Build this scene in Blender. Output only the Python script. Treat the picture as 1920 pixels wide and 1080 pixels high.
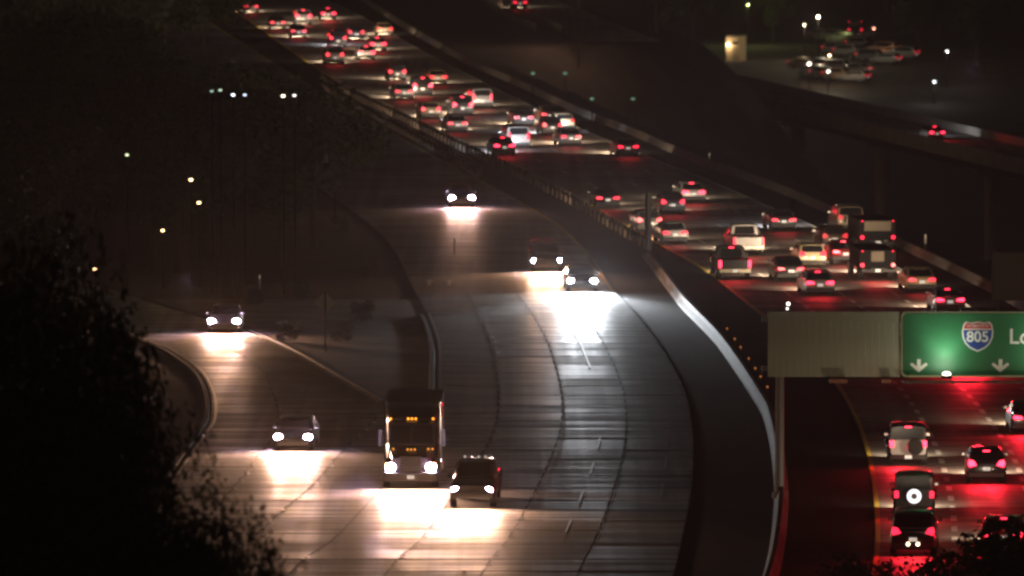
import bpy, bmesh, math, random
from mathutils import Vector, Matrix
R = math.radians
random.seed(11)
S = bpy.context.scene
COL = S.collection
for o in list(bpy.data.objects): bpy.data.objects.remove(o)

# ---------------------------------------------------------------- camera, world, light, exposure
F, H, YH = 13500.0, 34.0, -520.0
TH = math.atan((540 - YH) / F)
cam_d = bpy.data.cameras.new('camera'); cam = bpy.data.objects.new('camera', cam_d); COL.objects.link(cam)
cam.location = (0, 0, H); cam.rotation_euler = (R(90) - TH, 0, 0)
cam_d.sensor_width = 36; cam_d.lens = F / 1920 * 36; cam_d.clip_start = 1; cam_d.clip_end = 9000
cam_d.dof.use_dof = True; cam_d.dof.focus_distance = 330; cam_d.dof.aperture_fstop = 1.25
S.camera = cam
S.render.engine = 'CYCLES'
S.cycles.pixel_filter_type = 'BLACKMAN_HARRIS'; S.cycles.filter_width = 2.7
S.cycles.max_bounces = 4; S.cycles.diffuse_bounces = 2; S.cycles.glossy_bounces = 2
S.cycles.volume_bounces = 0; S.cycles.sample_clamp_indirect = 1.5
S.cycles.use_light_tree = True

W = bpy.data.worlds.new('World'); S.world = W; W.use_nodes = True
nt = W.node_tree
sky = nt.nodes.new('ShaderNodeTexSky'); sky.sky_type = 'NISHITA'; sky.sun_disc = False
sky.sun_elevation = R(3.0); sky.sun_rotation = R(182); sky.dust_density = 3.0
bg = nt.nodes['Background']; bg.inputs['Strength'].default_value = 0.0024
nt.links.new(sky.outputs[0], bg.inputs['Color'])
sun_d = bpy.data.lights.new('moon', 'SUN'); sun_d.energy = 0.034; sun_d.angle = R(10); sun_d.color = (1, .70, .60)
sun = bpy.data.objects.new('moon', sun_d); COL.objects.link(sun); sun.rotation_euler = (R(70), 0, R(2))
S.view_settings.view_transform = 'Standard'; S.view_settings.look = 'None'
S.view_settings.exposure = 0; S.view_settings.gamma = 1; S.view_settings.use_curve_mapping = False

# ---------------------------------------------------------------- geometry of the view: pixel (1920 wide) -> place
def ray(px, py):
    u, v = (px - 960) / F, (py - 540) / F
    return Vector((u, math.cos(TH) - v * math.sin(TH), -math.sin(TH) - v * math.cos(TH)))
def G(px, py, z=0.0):
    d = ray(px, py); t = (z - H) / d.z
    return Vector((d.x * t, d.y * t, z))
def scale_at(Y, z=0.0): return F / (Y / math.cos(TH) + (H - z) * 0)   # px per metre, near enough

class Curve:
    def __init__(s, pts):
        s.p = sorted([(G(a, b).y, G(a, b).x) for a, b in pts])
        n = len(s.p); s.m = []
        for i in range(n):
            a, b = s.p[max(i-1, 0)], s.p[min(i+1, n-1)]
            s.m.append((b[1]-a[1]) / (b[0]-a[0]))
    def __call__(s, Y):
        p = s.p
        if Y <= p[0][0]: return p[0][1] + (Y-p[0][0]) * s.m[0]
        if Y >= p[-1][0]: return p[-1][1] + (Y-p[-1][0]) * s.m[-1]
        for i in range(len(p)-1):
            if Y <= p[i+1][0]: break
        h = p[i+1][0]-p[i][0]; t = (Y-p[i][0])/h
        a, b = p[i][1], p[i+1][1]; ma, mb = s.m[i]*h, s.m[i+1]*h
        return (2*t**3-3*t*t+1)*a + (t**3-2*t*t+t)*ma + (-2*t**3+3*t*t)*b + (t**3-t*t)*mb
def mix(a, b, k): return lambda Y: a(Y)*(1-k) + b(Y)*k
def off(a, d): return lambda Y: a(Y) + d
def YY(py): return G(960, py).y

RY = Curve([(370,-20),(456,32),(548,98),(650,163),(780,226),(895,282),(1012,337),(1100,381),(1145,407),(1205,442),(1320,507),(1380,554),(1440,602),(1505,660),(1565,720),(1600,780),(1620,835),(1632,890),(1639,950),(1640,1020),(1632,1080),(1600,1200)])
RR = Curve([(570,-20),(680,32),(800,100),(925,163),(1005,202),(1075,235),(1150,267),(1310,330),(1455,392),(1530,425),(1610,463),(1695,507),(1825,577),(1920,640),(2000,700),(2075,760),(2140,820),(2180,865),(2225,950),(2240,1020),(2235,1080),(2200,1200)])
RO = Curve([(650,-20),(735,35),(775,60),(887,122),(975,160),(1087,212),(1190,252),(1305,302),(1455,355),(1565,402),(1687,460),(1802,515),(1890,560),(1980,620),(2080,700),(2170,780),(2250,870),(2310,960),(2330,1080),(2310,1200)])
MR = Curve([(285,-20),(335,5),(470,90),(560,146),(640,195),(720,240),(800,284),(890,333),(973,376),(1040,415),(1085,455),(1120,497),(1152,545),(1185,580),(1210,610),(1233,640),(1261,685),(1286,738),(1298,803),(1300,852),(1296,920),(1282,1000),(1262,1080),(1215,1200)])
ML = Curve([(60,20),(230,130),(370,220),(470,280),(560,330),(640,380),(705,430),(740,470),(765,520),(800,590),(818,640),(820,700),(818,745),(805,800),(765,860),(703,929),(669,967),(619,1017),(573,1047),(530,1090),(410,1200)])
MB = Curve([(690,200),(860,292),(985,352),(1075,398),(1150,437),(1205,474),(1232,505),(1262,544),(1286,575),(1349,640),(1388,693),(1420,742),(1441,778),(1455,830),(1462,880),(1465,930),(1460,1000),(1445,1080),(1400,1200)])
LL = Curve([(-60,520),(100,572),(190,604),(250,632),(305,652),(340,672),(372,697),(390,727),(397,757),(394,790),(382,809),(357,844),(335,875),(310,920),(280,980),(240,1080),(180,1200)])
LR = Curve([(-20,480),(180,535),(300,573),(380,597),(440,612),(480,628),(510,640),(560,665),(620,700),(690,740),(718,757),(722,768),(700,790),(670,820),(633,856),(584,913),(530,957),(430,1050),(400,1080),(270,1200)])
LC = Curve([(-40,500),(140,555),(245,592),(330,616),(400,640),(487,690),(510,735),(520,770),(518,800),(505,830),(474,866),(452,897),(400,960),(330,1040),(290,1080),(180,1200)])
YN, YF = 262.0, 1080.0
R2L = lambda Y: 5.3 - (Y-794)*0.093
def sst(a, b, x):
    t = min(1, max(0, (x-a)/(b-a))); return t*t*(3-2*t)
def terrain(X, Y):
    e = RO(max(Y, 250))*(1-sst(735, 795, Y)) + (R2L(Y)+9.5)*sst(735, 795, Y) + 2.5
    if Y < 300: e += (300-Y)*0.6
    floor = -22 + 9.5*sst(830, 985, Y)
    z = floor*sst(0, 26, X-e)
    z += sst(0, 40, -X-75)*14
    if Y < 238: z = z*sst(60, 238, Y) + (238-Y)*0.125
    if Y > 1300: z += (Y-1300)*0.02
    return z - 0.07
def hit(px, py, dz=0.0):
    d = ray(px, py); t = 60.0
    while t < 4000:
        p = Vector((0, 0, H)) + d*t
        if p.z <= terrain(p.x, p.y) + dz: return Vector((p.x, p.y, terrain(p.x, p.y)))
        t += 0.5
    return p

# ---------------------------------------------------------------- materials
MATS = {}
def mat(name, col, rough=.6, metal=0, emit=None, es=0, spec=None, coat=0, alpha=None):
    if name in MATS: return MATS[name]
    m = bpy.data.materials.new(name); m.use_nodes = True; b = m.node_tree.nodes['Principled BSDF']
    b.inputs['Base Color'].default_value = (*col, 1); b.inputs['Roughness'].default_value = rough
    b.inputs['Metallic'].default_value = metal
    if coat: b.inputs['Coat Weight'].default_value = coat; b.inputs['Coat Roughness'].default_value = .08
    if spec is not None: b.inputs['Specular IOR Level'].default_value = spec
    if emit:
        b.inputs['Emission Color'].default_value = (*emit, 1); b.inputs['Emission Strength'].default_value = es
        m.cycles.emission_sampling = 'NONE'
    MATS[name] = m; return m
def nodes(m):
    n = m.node_tree.nodes; l = m.node_tree.links; return n, l, n['Principled BSDF']
def noisy(name, c1, c2, scale=(1,1,1), nscale=1.0, rough=.8, bump=0, detail=6, lo=.35, hi=.65):
    if name in MATS: return MATS[name]
    m = mat(name, c1, rough); n, l, b = nodes(m)
    tc = n.new('ShaderNodeTexCoord'); mp = n.new('ShaderNodeMapping'); mp.inputs['Scale'].default_value = scale
    no = n.new('ShaderNodeTexNoise'); no.inputs['Scale'].default_value = nscale; no.inputs['Detail'].default_value = detail
    cr = n.new('ShaderNodeValToRGB'); cr.color_ramp.elements[0].position = lo; cr.color_ramp.elements[1].position = hi
    cr.color_ramp.elements[0].color = (*c1, 1); cr.color_ramp.elements[1].color = (*c2, 1)
    l.new(tc.outputs['Object'], mp.inputs[0]); l.new(mp.outputs[0], no.inputs[0]); l.new(no.outputs[0], cr.inputs[0]); l.new(cr.outputs[0], b.inputs['Base Color'])
    if bump:
        bp = n.new('ShaderNodeBump'); bp.inputs['Strength'].default_value = bump; bp.inputs['Distance'].default_value = .02
        l.new(no.outputs[0], bp.inputs['Height']); l.new(bp.outputs[0], b.inputs['Normal'])
    return m

def concrete(name, base, uv=False, rough=.48, contrast=1.0):
    """old grooved concrete: transverse streaks, wheel-path wear, stained joints"""
    m = mat(name, base, rough, spec=.5); n, l, b = nodes(m)
    tc = n.new('ShaderNodeNewGeometry')
    def noise(sc, s=1.0, det=3, w=0):
        mp = n.new('ShaderNodeMapping'); mp.inputs['Scale'].default_value = sc; mp.inputs['Location'].default_value = (w, w, 0)
        no = n.new('ShaderNodeTexNoise'); no.inputs['Scale'].default_value = s; no.inputs['Detail'].default_value = det
        l.new(tc.outputs['Position'], mp.inputs[0]); l.new(mp.outputs[0], no.inputs[0]); return no.outputs[0]
    def ramp(src, a, b_, va, vb):
        r = n.new('ShaderNodeMapRange'); r.interpolation_type = 'SMOOTHSTEP'
        r.inputs[1].default_value = a; r.inputs[2].default_value = b_; r.inputs[3].default_value = va; r.inputs[4].default_value = vb
        l.new(src, r.inputs[0]); return r.outputs[0]
    def mul(a, c):
        k = n.new('ShaderNodeMath'); k.operation = 'MULTIPLY'; l.new(a, k.inputs[0]); l.new(c, k.inputs[1]); return k.outputs[0]
    v = mul(ramp(noise((.045, .75, 1), 1.0, 4), .36, .62, 1-.5*contrast, 1.12),      # broad bands over a lane or two
            ramp(noise((.09, 2.2, 1), 1.0, 2, 17), .33, .6, 1-.42*contrast, 1.1))
    v = mul(v, ramp(noise((1.1, .012, 1), 1.0, 3, 5), .35, .65, .78, 1.1))          # lengthwise wear
    v = mul(v, ramp(noise((.25, .22, 1), 1.0, 5, 31), .3, .7, .8, 1.12))
    if uv:
        u = n.new('ShaderNodeUVMap'); sp = n.new('ShaderNodeSeparateXYZ'); l.new(u.outputs[0], sp.inputs[0])
        oi = n.new('ShaderNodeObjectInfo')
        rnd = ramp(oi.outputs['Random'], 0, 1, .72, 1.14); v = mul(v, rnd)
        v = mul(v, ramp(sp.outputs[1], 0, .07, .55, 1)); v = mul(v, ramp(sp.outputs[0], 0, .03, .65, 1))
    vm = n.new('ShaderNodeVectorMath'); vm.operation = 'SCALE'; vm.inputs[0].default_value = base
    l.new(v, vm.inputs['Scale']); l.new(vm.outputs[0], b.inputs['Base Color'])
    rr = ramp(v, .3, 1.0, rough+.22, rough); l.new(rr, b.inputs['Roughness'])
    return m

M_conc = concrete('slab_concrete', (.30,.285,.265), uv=True, rough=.45, contrast=.85)
M_conc2 = concrete('road_concrete', (.26,.25,.235), rough=.45, contrast=.8)
M_conc3 = concrete('freeway_concrete', (.26,.235,.21), rough=.55, contrast=.55)
M_asph = noisy('asphalt', (.006,.0055,.0055), (.012,.011,.011), (1,.3,1), .8, 1.0, .2)
M_asph.node_tree.nodes['Principled BSDF'].inputs['Specular IOR Level'].default_value = .08
M_joint = mat('joint_filler', (.03,.028,.026), .9)
M_dirt = noisy('dirt', (.026,.021,.017), (.05,.041,.032), (1,1,1), .25, .95, .4)
M_dry = noisy('dry_ground', (.10,.078,.06), (.165,.13,.10), (1,1,1), .4, .95, .4)
M_barr = noisy('barrier_concrete', (.03,.027,.023), (.058,.052,.044), (1,.4,2), 1.2, .75, .1)
M_barr.node_tree.nodes['Principled BSDF'].inputs['Specular IOR Level'].default_value = .15
M_barrd = noisy('outer_barrier_concrete', (.05,.042,.036), (.085,.072,.06), (1,.4,2), 1.2, .8, .1)  # mottled dark brown concrete of the outer barrier
M_white = mat('road_paint_white', (.72,.71,.68), .5)
M_worn = mat('worn_paint', (.4,.39,.37), .45)
M_yellow = mat('road_paint_yellow', (.68,.46,.06), .5)
M_steel = mat('galvanised_steel', (.16,.16,.155), .6, .3)
M_dsteel = mat('dark_steel', (.008,.008,.008), .95, 0, spec=0)
M_wood = mat('dark_wood', (.07,.05,.035), .85)
M_tyre = mat('tyre_rubber', (.015,.015,.015), .85)
M_rim = mat('wheel_rim', (.35,.35,.36), .35, .9)
M_glass = mat('tinted_glass', (.012,.013,.015), .12, 0, spec=.25)
M_trim = mat('black_trim', (.02,.02,.02), .55)
M_chrome = mat('chrome', (.7,.7,.7), .12, 1)
M_plate = mat('licence_plate', (.75,.75,.72), .4, emit=(1,.93,.8), es=.45)
M_tail = mat('tail_lamp_lit', (.25,.004,.01), .3, emit=(1,.018,.05), es=3.2)
M_brake = mat('brake_lamp_lit', (.25,.004,.01), .3, emit=(1,.025,.06), es=8)
M_taildim = mat('tail_lamp_dim', (.25,.004,.01), .3, emit=(1,.02,.04), es=.9)
M_head = mat('headlamp_lit', (.8,.8,.8), .2, emit=(.93,.68,1), es=650)
M_headw = mat('headlamp_lit_white', (.8,.8,.8), .2, emit=(.7,.76,1), es=600)
M_lens = mat('lamp_lens_clear', (.5,.5,.5), .1, .3)
M_amber = mat('amber_lamp', (.5,.2,.02), .3, emit=(1,.34,.03), es=3.2)
M_amberd = mat('amber_lamp_dim', (.5,.2,.02), .3, emit=(1,.36,.05), es=1.6)
PAINT = {'white':(.5,.49,.47),'silver':(.32,.32,.32),'cream':(.6,.48,.28),'black':(.012,.012,.013),'charcoal':(.045,.045,.048),
         'grey':(.14,.14,.145),'navy':(.014,.02,.05),'red':(.22,.012,.012),'tan':(.34,.26,.17),'brown':(.06,.035,.022)}
def paint(c): return mat(c+'_car_paint', PAINT[c], .35, .15, coat=.6)

# ---------------------------------------------------------------- object helpers
def tag(o, label=None, cat=None, group=None, kind=None):
    if label: o['label'] = label
    if cat: o['category'] = cat
    if group: o['group'] = group
    if kind: o['kind'] = kind
    return o
def empty(name, loc, rz=0, label=None, cat=None, group=None):
    o = bpy.data.objects.new(name, None); COL.objects.link(o); o.location = loc; o.rotation_euler.z = rz
    o.empty_display_size = .3
    return tag(o, label, cat, group)
def link(name, me, parent=None, loc=(0,0,0), rot=(0,0,0)):
    o = bpy.data.objects.new(name, me); COL.objects.link(o); o.location = loc; o.rotation_euler = rot
    if parent: o.parent = parent
    return o
def mesh(name, vs, fs, mats, smooth=False, mi=None):
    me = bpy.data.meshes.new(name); me.from_pydata([tuple(v) for v in vs], [], fs)
    for m in (mats if isinstance(mats, (list, tuple)) else [mats]): me.materials.append(m)
    if smooth:
        for p in me.polygons: p.use_smooth = True
    if mi:
        for p, k in zip(me.polygons, mi): p.material_index = k
    me.update(); return me
class MB_:
    def __init__(s): s.v = []; s.f = []; s.mi = []
    def add(s, vs, fs, k=0):
        n = len(s.v); s.v += [tuple(v) for v in vs]; s.f += [tuple(i+n for i in f) for f in fs]; s.mi += [k]*len(fs); return s
    def box(s, c, d, k=0, taper=1.0, rot=None):
        x, y, z = d[0]/2, d[1]/2, d[2]/2
        vs = [Vector((sx*x*(taper if sz > 0 else 1), sy*y*(taper if sz > 0 else 1), sz*z)) for sz in (-1,1) for sy in (-1,1) for sx in (-1,1)]
        if rot: vs = [rot @ v for v in vs]
        vs = [v + Vector(c) for v in vs]
        return s.add(vs, [(0,2,3,1),(4,5,7,6),(0,1,5,4),(2,6,7,3),(0,4,6,2),(1,3,7,5)], k)
    def cyl(s, a, b, r0, r1=None, n=12, k=0):
        a, b = Vector(a), Vector(b); r1 = r0 if r1 is None else r1
        d = (b-a).normalized(); u = d.orthogonal().normalized(); w = d.cross(u)
        vs = [a + (u*math.cos(t)+w*math.sin(t))*r0 for t in [2*math.pi*i/n for i in range(n)]] + \
             [b + (u*math.cos(t)+w*math.sin(t))*r1 for t in [2*math.pi*i/n for i in range(n)]]
        fs = [(i, (i+1) % n, n+(i+1) % n, n+i) for i in range(n)] + [tuple(range(n-1, -1, -1)), tuple(range(n, 2*n))]
        return s.add(vs, fs, k)
    def sphere(s, c, r, k=0, sq=(1,1,1)):
        bm = bmesh.new(); bmesh.ops.create_icosphere(bm, subdivisions=2, radius=1)
        s.add([(c[0]+v.co.x*r*sq[0], c[1]+v.co.y*r*sq[1], c[2]+v.co.z*r*sq[2]) for v in bm.verts], [[v.index for v in f.verts] for f in bm.faces], k); bm.free(); return s
    def prism(s, pts, nrm, th, k=0):
        """polygon given by 3-D points, thickened along nrm"""
        n = len(pts); nn = Vector(nrm).normalized()*th
        vs = [Vector(p) for p in pts] + [Vector(p)+nn for p in pts]
        return s.add(vs, [tuple(range(n-1, -1, -1)), tuple(range(n, 2*n))] + [(i, (i+1) % n, n+(i+1) % n, n+i) for i in range(n)], k)
    def rings(s, rings, k=0):
        n = len(rings[0]); vs = [p for r in rings for p in r]
        fs = []
        for j in range(len(rings)-1):
            for i in range(n): fs.append((j*n+i, j*n+(i+1) % n, (j+1)*n+(i+1) % n, (j+1)*n+i))
        fs += [tuple(range(n-1, -1, -1)), tuple(range((len(rings)-1)*n, len(rings)*n))]
        return s.add(vs, fs, k)
    def mesh(s, name, mats, smooth=False):
        me = mesh(name, s.v, s.f, mats, smooth, s.mi)
        if smooth:
            try: me.set_sharp_from_angle(angle=R(38))
            except Exception: pass
        return me
    def obj(s, name, mats, parent=None, loc=(0,0,0), rot=(0,0,0), smooth=False): return link(name, s.mesh(name, mats, smooth), parent, loc, rot)
def copy_tree(o, parent=None):
    c = o.copy(); COL.objects.link(c)
    if parent: c.parent = parent
    for ch in o.children: copy_tree(ch, c)
    return c

# ---------------------------------------------------------------- the ground
def ground():
    xs = [-1500,-900,-500,-300,-200,-150,-120,-100,-85] + [-75+3*i for i in range(59)] + [108,120,140,170,220,300,500,900,1500]
    ys = [-150,-60,0,30,60,90,120,150,175,195,210,225,232,238] + [244+8*i for i in range(120)] + [1210,1260,1320,1500,1800,2300,3000,3900]
    vs = [(x, y, terrain(x, y)) for y in ys for x in xs]; n = len(xs)
    fs = [(j*n+i, j*n+i+1, (j+1)*n+i+1, (j+1)*n+i) for j in range(len(ys)-1) for i in range(n-1)]
    tag(link('ground', mesh('ground', vs, fs, M_dirt, True)), kind='structure')
ground()

def strip_mesh(name, a, b, y0, y1, z, m, n=160):
    vs, fs = [], []
    for i in range(n+1):
        Y = y0 + (y1-y0)*i/n
        vs += [(a(Y), Y, z), (b(Y), Y, z)]
        if i: k = 2*i; fs.append((k-2, k-1, k+1, k))
    return mesh(name, vs, fs, m)
def strip(name, a, b, y0, y1, z, m, n=160, parent=None, kind='structure'):
    o = link(name, strip_mesh(name, a, b, y0, y1, z, m, n), parent)
    if not parent: o['kind'] = kind
    return o
# shoulders of dark asphalt under everything
strip('median_shoulder', off(MR, -.2), off(RY, .2), YN, YF, -.045, M_asph, 300)
strip('outer_shoulder', off(RR, -.2), off(RO, 1.0), YN, YF, -.045, M_asph, 300)
fw = strip('right_freeway', RY, RR, YN, YF, 0, M_conc3, 300)
mid = strip('middle_freeway', ML, MR, YN, YF, 0, M_joint if False else M_conc2, 300)
rampY1 = YY(505)
ramp_ = strip('left_ramp', LL, LR, YN, rampY1, .004, M_conc2, 260)
gap = strip('merge_pavement', LR, ML, YN, YY(768), -.004, M_conc2, 100)
isl = strip('gore_island', LR, ML, YY(772), YY(560), -.03, M_dry, 60)
link_road = strip('side_road', R2L, off(R2L, 8.5), 770, YF, .0, M_conc3, 40)

# ---- slabs, each its own piece
rs = random.Random(4)
def slab(a, b, y0, y1, parent, lab=None, z=.0):
    g = .035
    def c(fn, Y, s): return fn(Y)+s*g
    dz = rs.uniform(0, .006)
    p = [(c(a,y0,1),y0+g), (c(b,y0,-1),y0+g), (c(b,y1,-1),y1-g), (c(a,y1,1),y1-g)]
    vs = [(x, y, z-.05) for x, y in p] + [(x, y, z+.012+dz) for x, y in p]
    me = mesh('slab', vs, [(4,5,6,7),(0,4,7,3),(1,2,6,5),(0,1,5,4),(2,3,7,6)], M_conc)
    uvl = me.uv_layers.new(name='UVMap'); uvs = [(0,0),(1,0),(1,1),(0,1)]
    for i, li in enumerate(me.polygons[0].loop_indices): uvl.data[li].uv = uvs[i]
    for pl in me.polygons[1:]:
        for li in pl.loop_indices: uvl.data[li].uv = (.5, .5)
    return link('slab', me, parent)
def slabs(curves, y0, y1, parent, z=0.0):
    Y = y0; cyc = [3.7, 4.0, 5.6, 5.2, 3.6]; i = 0
    while Y < y1:
        d = cyc[i % 5]; i += 1
        for a, b in zip(curves[:-1], curves[1:]): slab(a, b, Y, Y+d, parent, z=z)
        Y += d
MA, MBl, MC = mix(ML,MR,.25), mix(ML,MR,.5), mix(ML,MR,.75)
slabs([ML, MA, MBl, MC, MR], YY(1092), YY(560), mid)
slabs([LL, LC, LR], YY(1092), YY(622), ramp_, z=.004)
slabs([LR, ML], YY(1092), YY(785), gap, z=-.002)

# ---- painted lines
def line(name, c, py0, py1, w, m, parent, z=.03, dash=None, n=140):
    y0, y1 = YY(py1), YY(py0)
    if y0 > y1: y0, y1 = y1, y0
    if not dash: return strip(name, off(c, -w/2), off(c, w/2), y0, y1, z, m, n, parent)
    vs, fs = [], []; Y = y0
    while Y < y1:
        e = Y + dash[0]; k = len(vs)
        vs += [(c(Y)-w/2, Y, z), (c(Y)+w/2, Y, z), (c(e)+w/2, e, z), (c(e)-w/2, e, z)]; fs.append((k, k+1, k+2, k+3)); Y += dash[0]+dash[1]
    return link(name, mesh(name, vs, fs, m), parent)
line('edge_line', off(RY, .12), -20, 1150, .2, M_yellow, fw, .006, n=300)
line('edge_line', off(RR, -.1), -20, 1150, .17, M_white, fw, .006, n=300)
for k in (.25, .5, .75):
    line('lane_line', mix(RY, RR, k), 560, 1150, .26, M_white, fw, .006, (2.0, 2.0))
    line('lane_line', mix(RY, RR, k), -20, 556, .14, M_white, fw, .006, (3.6, 11))
line('edge_line', off(MR, -.15), -20, 590, .16, M_yellow, mid, .004, n=200)
line('edge_line', off(ML, .15), 588, 770, .16, M_white, mid)
line('edge_line', off(LL, .2), 560, 1000, .14, M_white, ramp_)
line('edge_line', off(LR, -.15), 600, 755, .14, M_white, ramp_)
line('old_lane_line', mix(MBl, MC, .58), 585, 690, .1, M_white, mid)
line('lane_line', mix(MBl, MC, .62), 820, 1000, .1, M_worn, mid, dash=(5, 7))
line('lane_line', mix(MC, MR, .62), 800, 930, .1, M_worn, mid, dash=(5, 7))
M_tar = mat('tar_seal', (.018,.016,.015), .7)
for c, a, b in ((MA, 560, 1120), (MBl, 560, 1120), (MC, 570, 1000)):
    line('tar_seam', c, a, b, .08, M_tar, mid, .031, (2.1, 1.3))
for c, a, b in ((LC, 680, 1100), (LR, 770, 1120)): line('tar_seam', c, a, b, .08, M_tar, ramp_, .033, (1.6, 1.5))
line('tar_seam', ML, 775, 1100, .07, M_tar, gap, .033)
# raised ceramic markers beside the seams: countable studs, far too small to pick apart singly
mk = MB_()
for c, a, b in ((MA, 585, 1100), (MBl, 585, 1100), (LR, 775, 1110), (ML, 800, 1110), (LC, 690, 1000)):
    Y = YY(b)
    while Y < YY(a):
        mk.box((c(Y)+.16, Y, .055), (.12, .2, .03), taper=.6)
        Y += 3.4
mk = mk.obj('raised_marker_row', mat('worn_ceramic', (.2,.19,.17), .5), mid); mk['kind'] = 'stuff'
# reflective studs lit in the photograph
for i, (x, y) in enumerate([(498,639),(515,647),(575,1045),(569,1049),(531,957),(870,1070)]):
    p = G(x, y); o = MB_().box((0,0,.01), (.16,.3,.03), taper=.6).obj('lane_stud', mat('stud_reflector', (.75,.55,.2), .3), mid, (p.x, p.y, .03))
# small arrow marks on the far pavement
for px in (805, 842):
    p = G(px, 530); MB_().prism([(-.12,-2,0),(.12,-2,0),(.12,1,0),(.4,1,0),(0,2.6,0),(-.4,1,0),(-.12,1,0)], (0,0,1), .006).obj('pavement_arrow', M_white, mid, (p.x, p.y, .006))

# ---- low dikes (curbs) along the ramp
def rail_sweep(name, c, y0, y1, prof, m, parent=None, n=120, z=0, smooth=False):
    rings = []
    for i in range(n+1):
        Y = y0+(y1-y0)*i/n; rings.append([(c(Y)+x, Y, z+h) for x, h in prof])
    return MB_().rings(rings).obj(name, m, parent, smooth=smooth)
curbprof = [(-.16,-.1),(.16,-.1),(.13,.07),(-.1,.08)]
o = rail_sweep('curb', off(LL, -.25), YY(1000), YY(560), curbprof, M_barr, ramp_)
o = rail_sweep('curb', off(LR, .25), YY(752), YY(560), curbprof, M_barr, ramp_)
o = rail_sweep('curb', off(ML, -.3), YY(752), YY(590), curbprof, M_barr, mid)

# ---- concrete median barrier, in sections
def barrier(label, c, ya, yb, seclen, group=None, cat='barrier', h=.52, name='concrete_barrier', m=None):
    root = empty(name, (c(ya), ya, 0), 0, label, cat, group)
    n = int((yb-ya)/seclen)
    for i in range(n):
        y0 = ya+i*seclen+.02; y1 = y0+seclen-.04
        prof = [(-.32,-.05),(.32,-.05),(.30,.08),(.14,.32),(.09,h),(-.09,h),(-.14,.32),(-.30,.08)]
        rings = [[(c(Y)+x-c(ya), Y-ya, z) for x, z in prof] for Y in (y0, (y0+y1)/2, y1)]
        MB_().rings(rings).obj('barrier_section', m or M_barr, root)
    return root
barrier('pale concrete median barrier curving down beside the dark strip between the carriageways', MB, YY(1150), YY(478), 6.1)
barrier('long concrete barrier along the far right shoulder of the red-lit freeway', RO, YY(1100), YF-10, 6.1, h=.5, m=M_barrd)

def guardrail(label, c, ya, yb, post=2.5):
    root = empty('guardrail', (c(ya), ya, 0), 0, label, 'guardrail', 'guardrails in the median')
    prof = [(0,.45),(.05,.5),(.0,.56),(.05,.64),(.0,.72),(-.02,.72),(.03,.64),(-.02,.56),(.03,.5),(-.02,.45)]
    n = max(8, int((yb-ya)/5)); rings = []
    for i in range(n+1):
        Y = ya+(yb-ya)*i/n; rings.append([(c(Y)-c(ya)+x, Y-ya, z) for x, z in prof])
    MB_().rings(rings).obj('rail_beam', M_steel, root)
    pm = MB_().box((0,0,.38), (.15,.18,.9)).mesh('post', M_wood)
    Y = ya+.3
    while Y < yb: link('post', pm, root, (c(Y)-c(ya)-.12, Y-ya, 0)); Y += post
    return root
guardrail('steel guardrail with dark posts beside the yellow line of the receding lanes', off(RY, -1.15), YY(470), YY(150))
guardrail('second steel guardrail further left beside the oncoming lanes', off(MR, .75), YY(330), YY(165))
guardrail('guardrail with dark posts at top centre beyond the freeway', R2L, 792, 900, 3.2)
# lit low wall under the upper guardrail
rw = rail_sweep('retaining_wall', lambda Y: R2L(Y)-2.2, 800, 930, [(-.15,-.2),(.15,-.2),(.15,.75),(-.15,.75)], M_barr)
tag(rw, 'low pale wall in front of the top guardrail beyond the freeway', 'wall')

# ---------------------------------------------------------------- lights
def lamp(kind, name, parent, loc, rot, energy, col, **k):
    d = bpy.data.lights.new(name, kind); d.energy = energy; d.color = col
    for a, b in k.items(): setattr(d, a, b)
    o = bpy.data.objects.new(name, d); COL.objects.link(o); o.location = loc; o.rotation_euler = rot; o.parent = parent
    return o

# ---------------------------------------------------------------- vehicles
def ring_body(y, hw, zb, zt, crown=.02):
    zm = zb+(zt-zb)*.5
    h = [(hw*.88, zb), (hw*.98, zb+.1), (hw, zm), (hw*.965, zt-.1), (hw*.86, zt-.01), (hw*.45, zt+crown)]
    return [(x, y, z) for x, z in h] + [(-x, y, z) for x, z in reversed(h)]
def ring_cab(y, hb, zb, ht, zr):
    h = [(hb, zb), (hb*.985, zb+(zr-zb)*.35), (ht+(hb-ht)*.12, zr-(zr-zb)*.12), (ht*.88, zr-.005), (ht*.4, zr+(.02 if zr-zb > .2 else 0))]
    return [(x, y, z) for x, z in h] + [(-x, y, z) for x, z in reversed(h)]
KIND = {
 'sedan':  dict(L=4.75, W=1.84, belt=.96, roof=1.44, hood=.86, deck=.98, rg=(-1.85,-1.05), ws=(.35,1.2), tl='wide', tz=.82),
 'coupe':  dict(L=4.55, W=1.84, belt=.93, roof=1.36, hood=.84, deck=.96, rg=(-1.75,-.75), ws=(.2,1.1), tl='wide', tz=.80),
 'hatch':  dict(L=4.25, W=1.79, belt=.98, roof=1.50, hood=.90, deck=1.0, rg=(-2.02,-1.6), ws=(.45,1.25), tl='mid', tz=.92),
 'suv':    dict(L=4.75, W=1.92, belt=1.10, roof=1.74, hood=1.05, deck=1.12, rg=(-2.3,-1.95), ws=(.45,1.2), tl='mid', tz=1.02),
 'minivan':dict(L=5.05, W=1.98, belt=1.08, roof=1.80, hood=1.0, deck=1.1, rg=(-2.45,-2.2), ws=(1.0,1.85), tl='tall', tz=1.05),
 'jeep':   dict(L=4.2, W=1.80, belt=1.18, roof=1.86, hood=1.12, deck=1.18, rg=(-1.98,-1.9), ws=(.35,.6), tl='box', tz=1.02),
}
PROTO = {}
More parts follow.
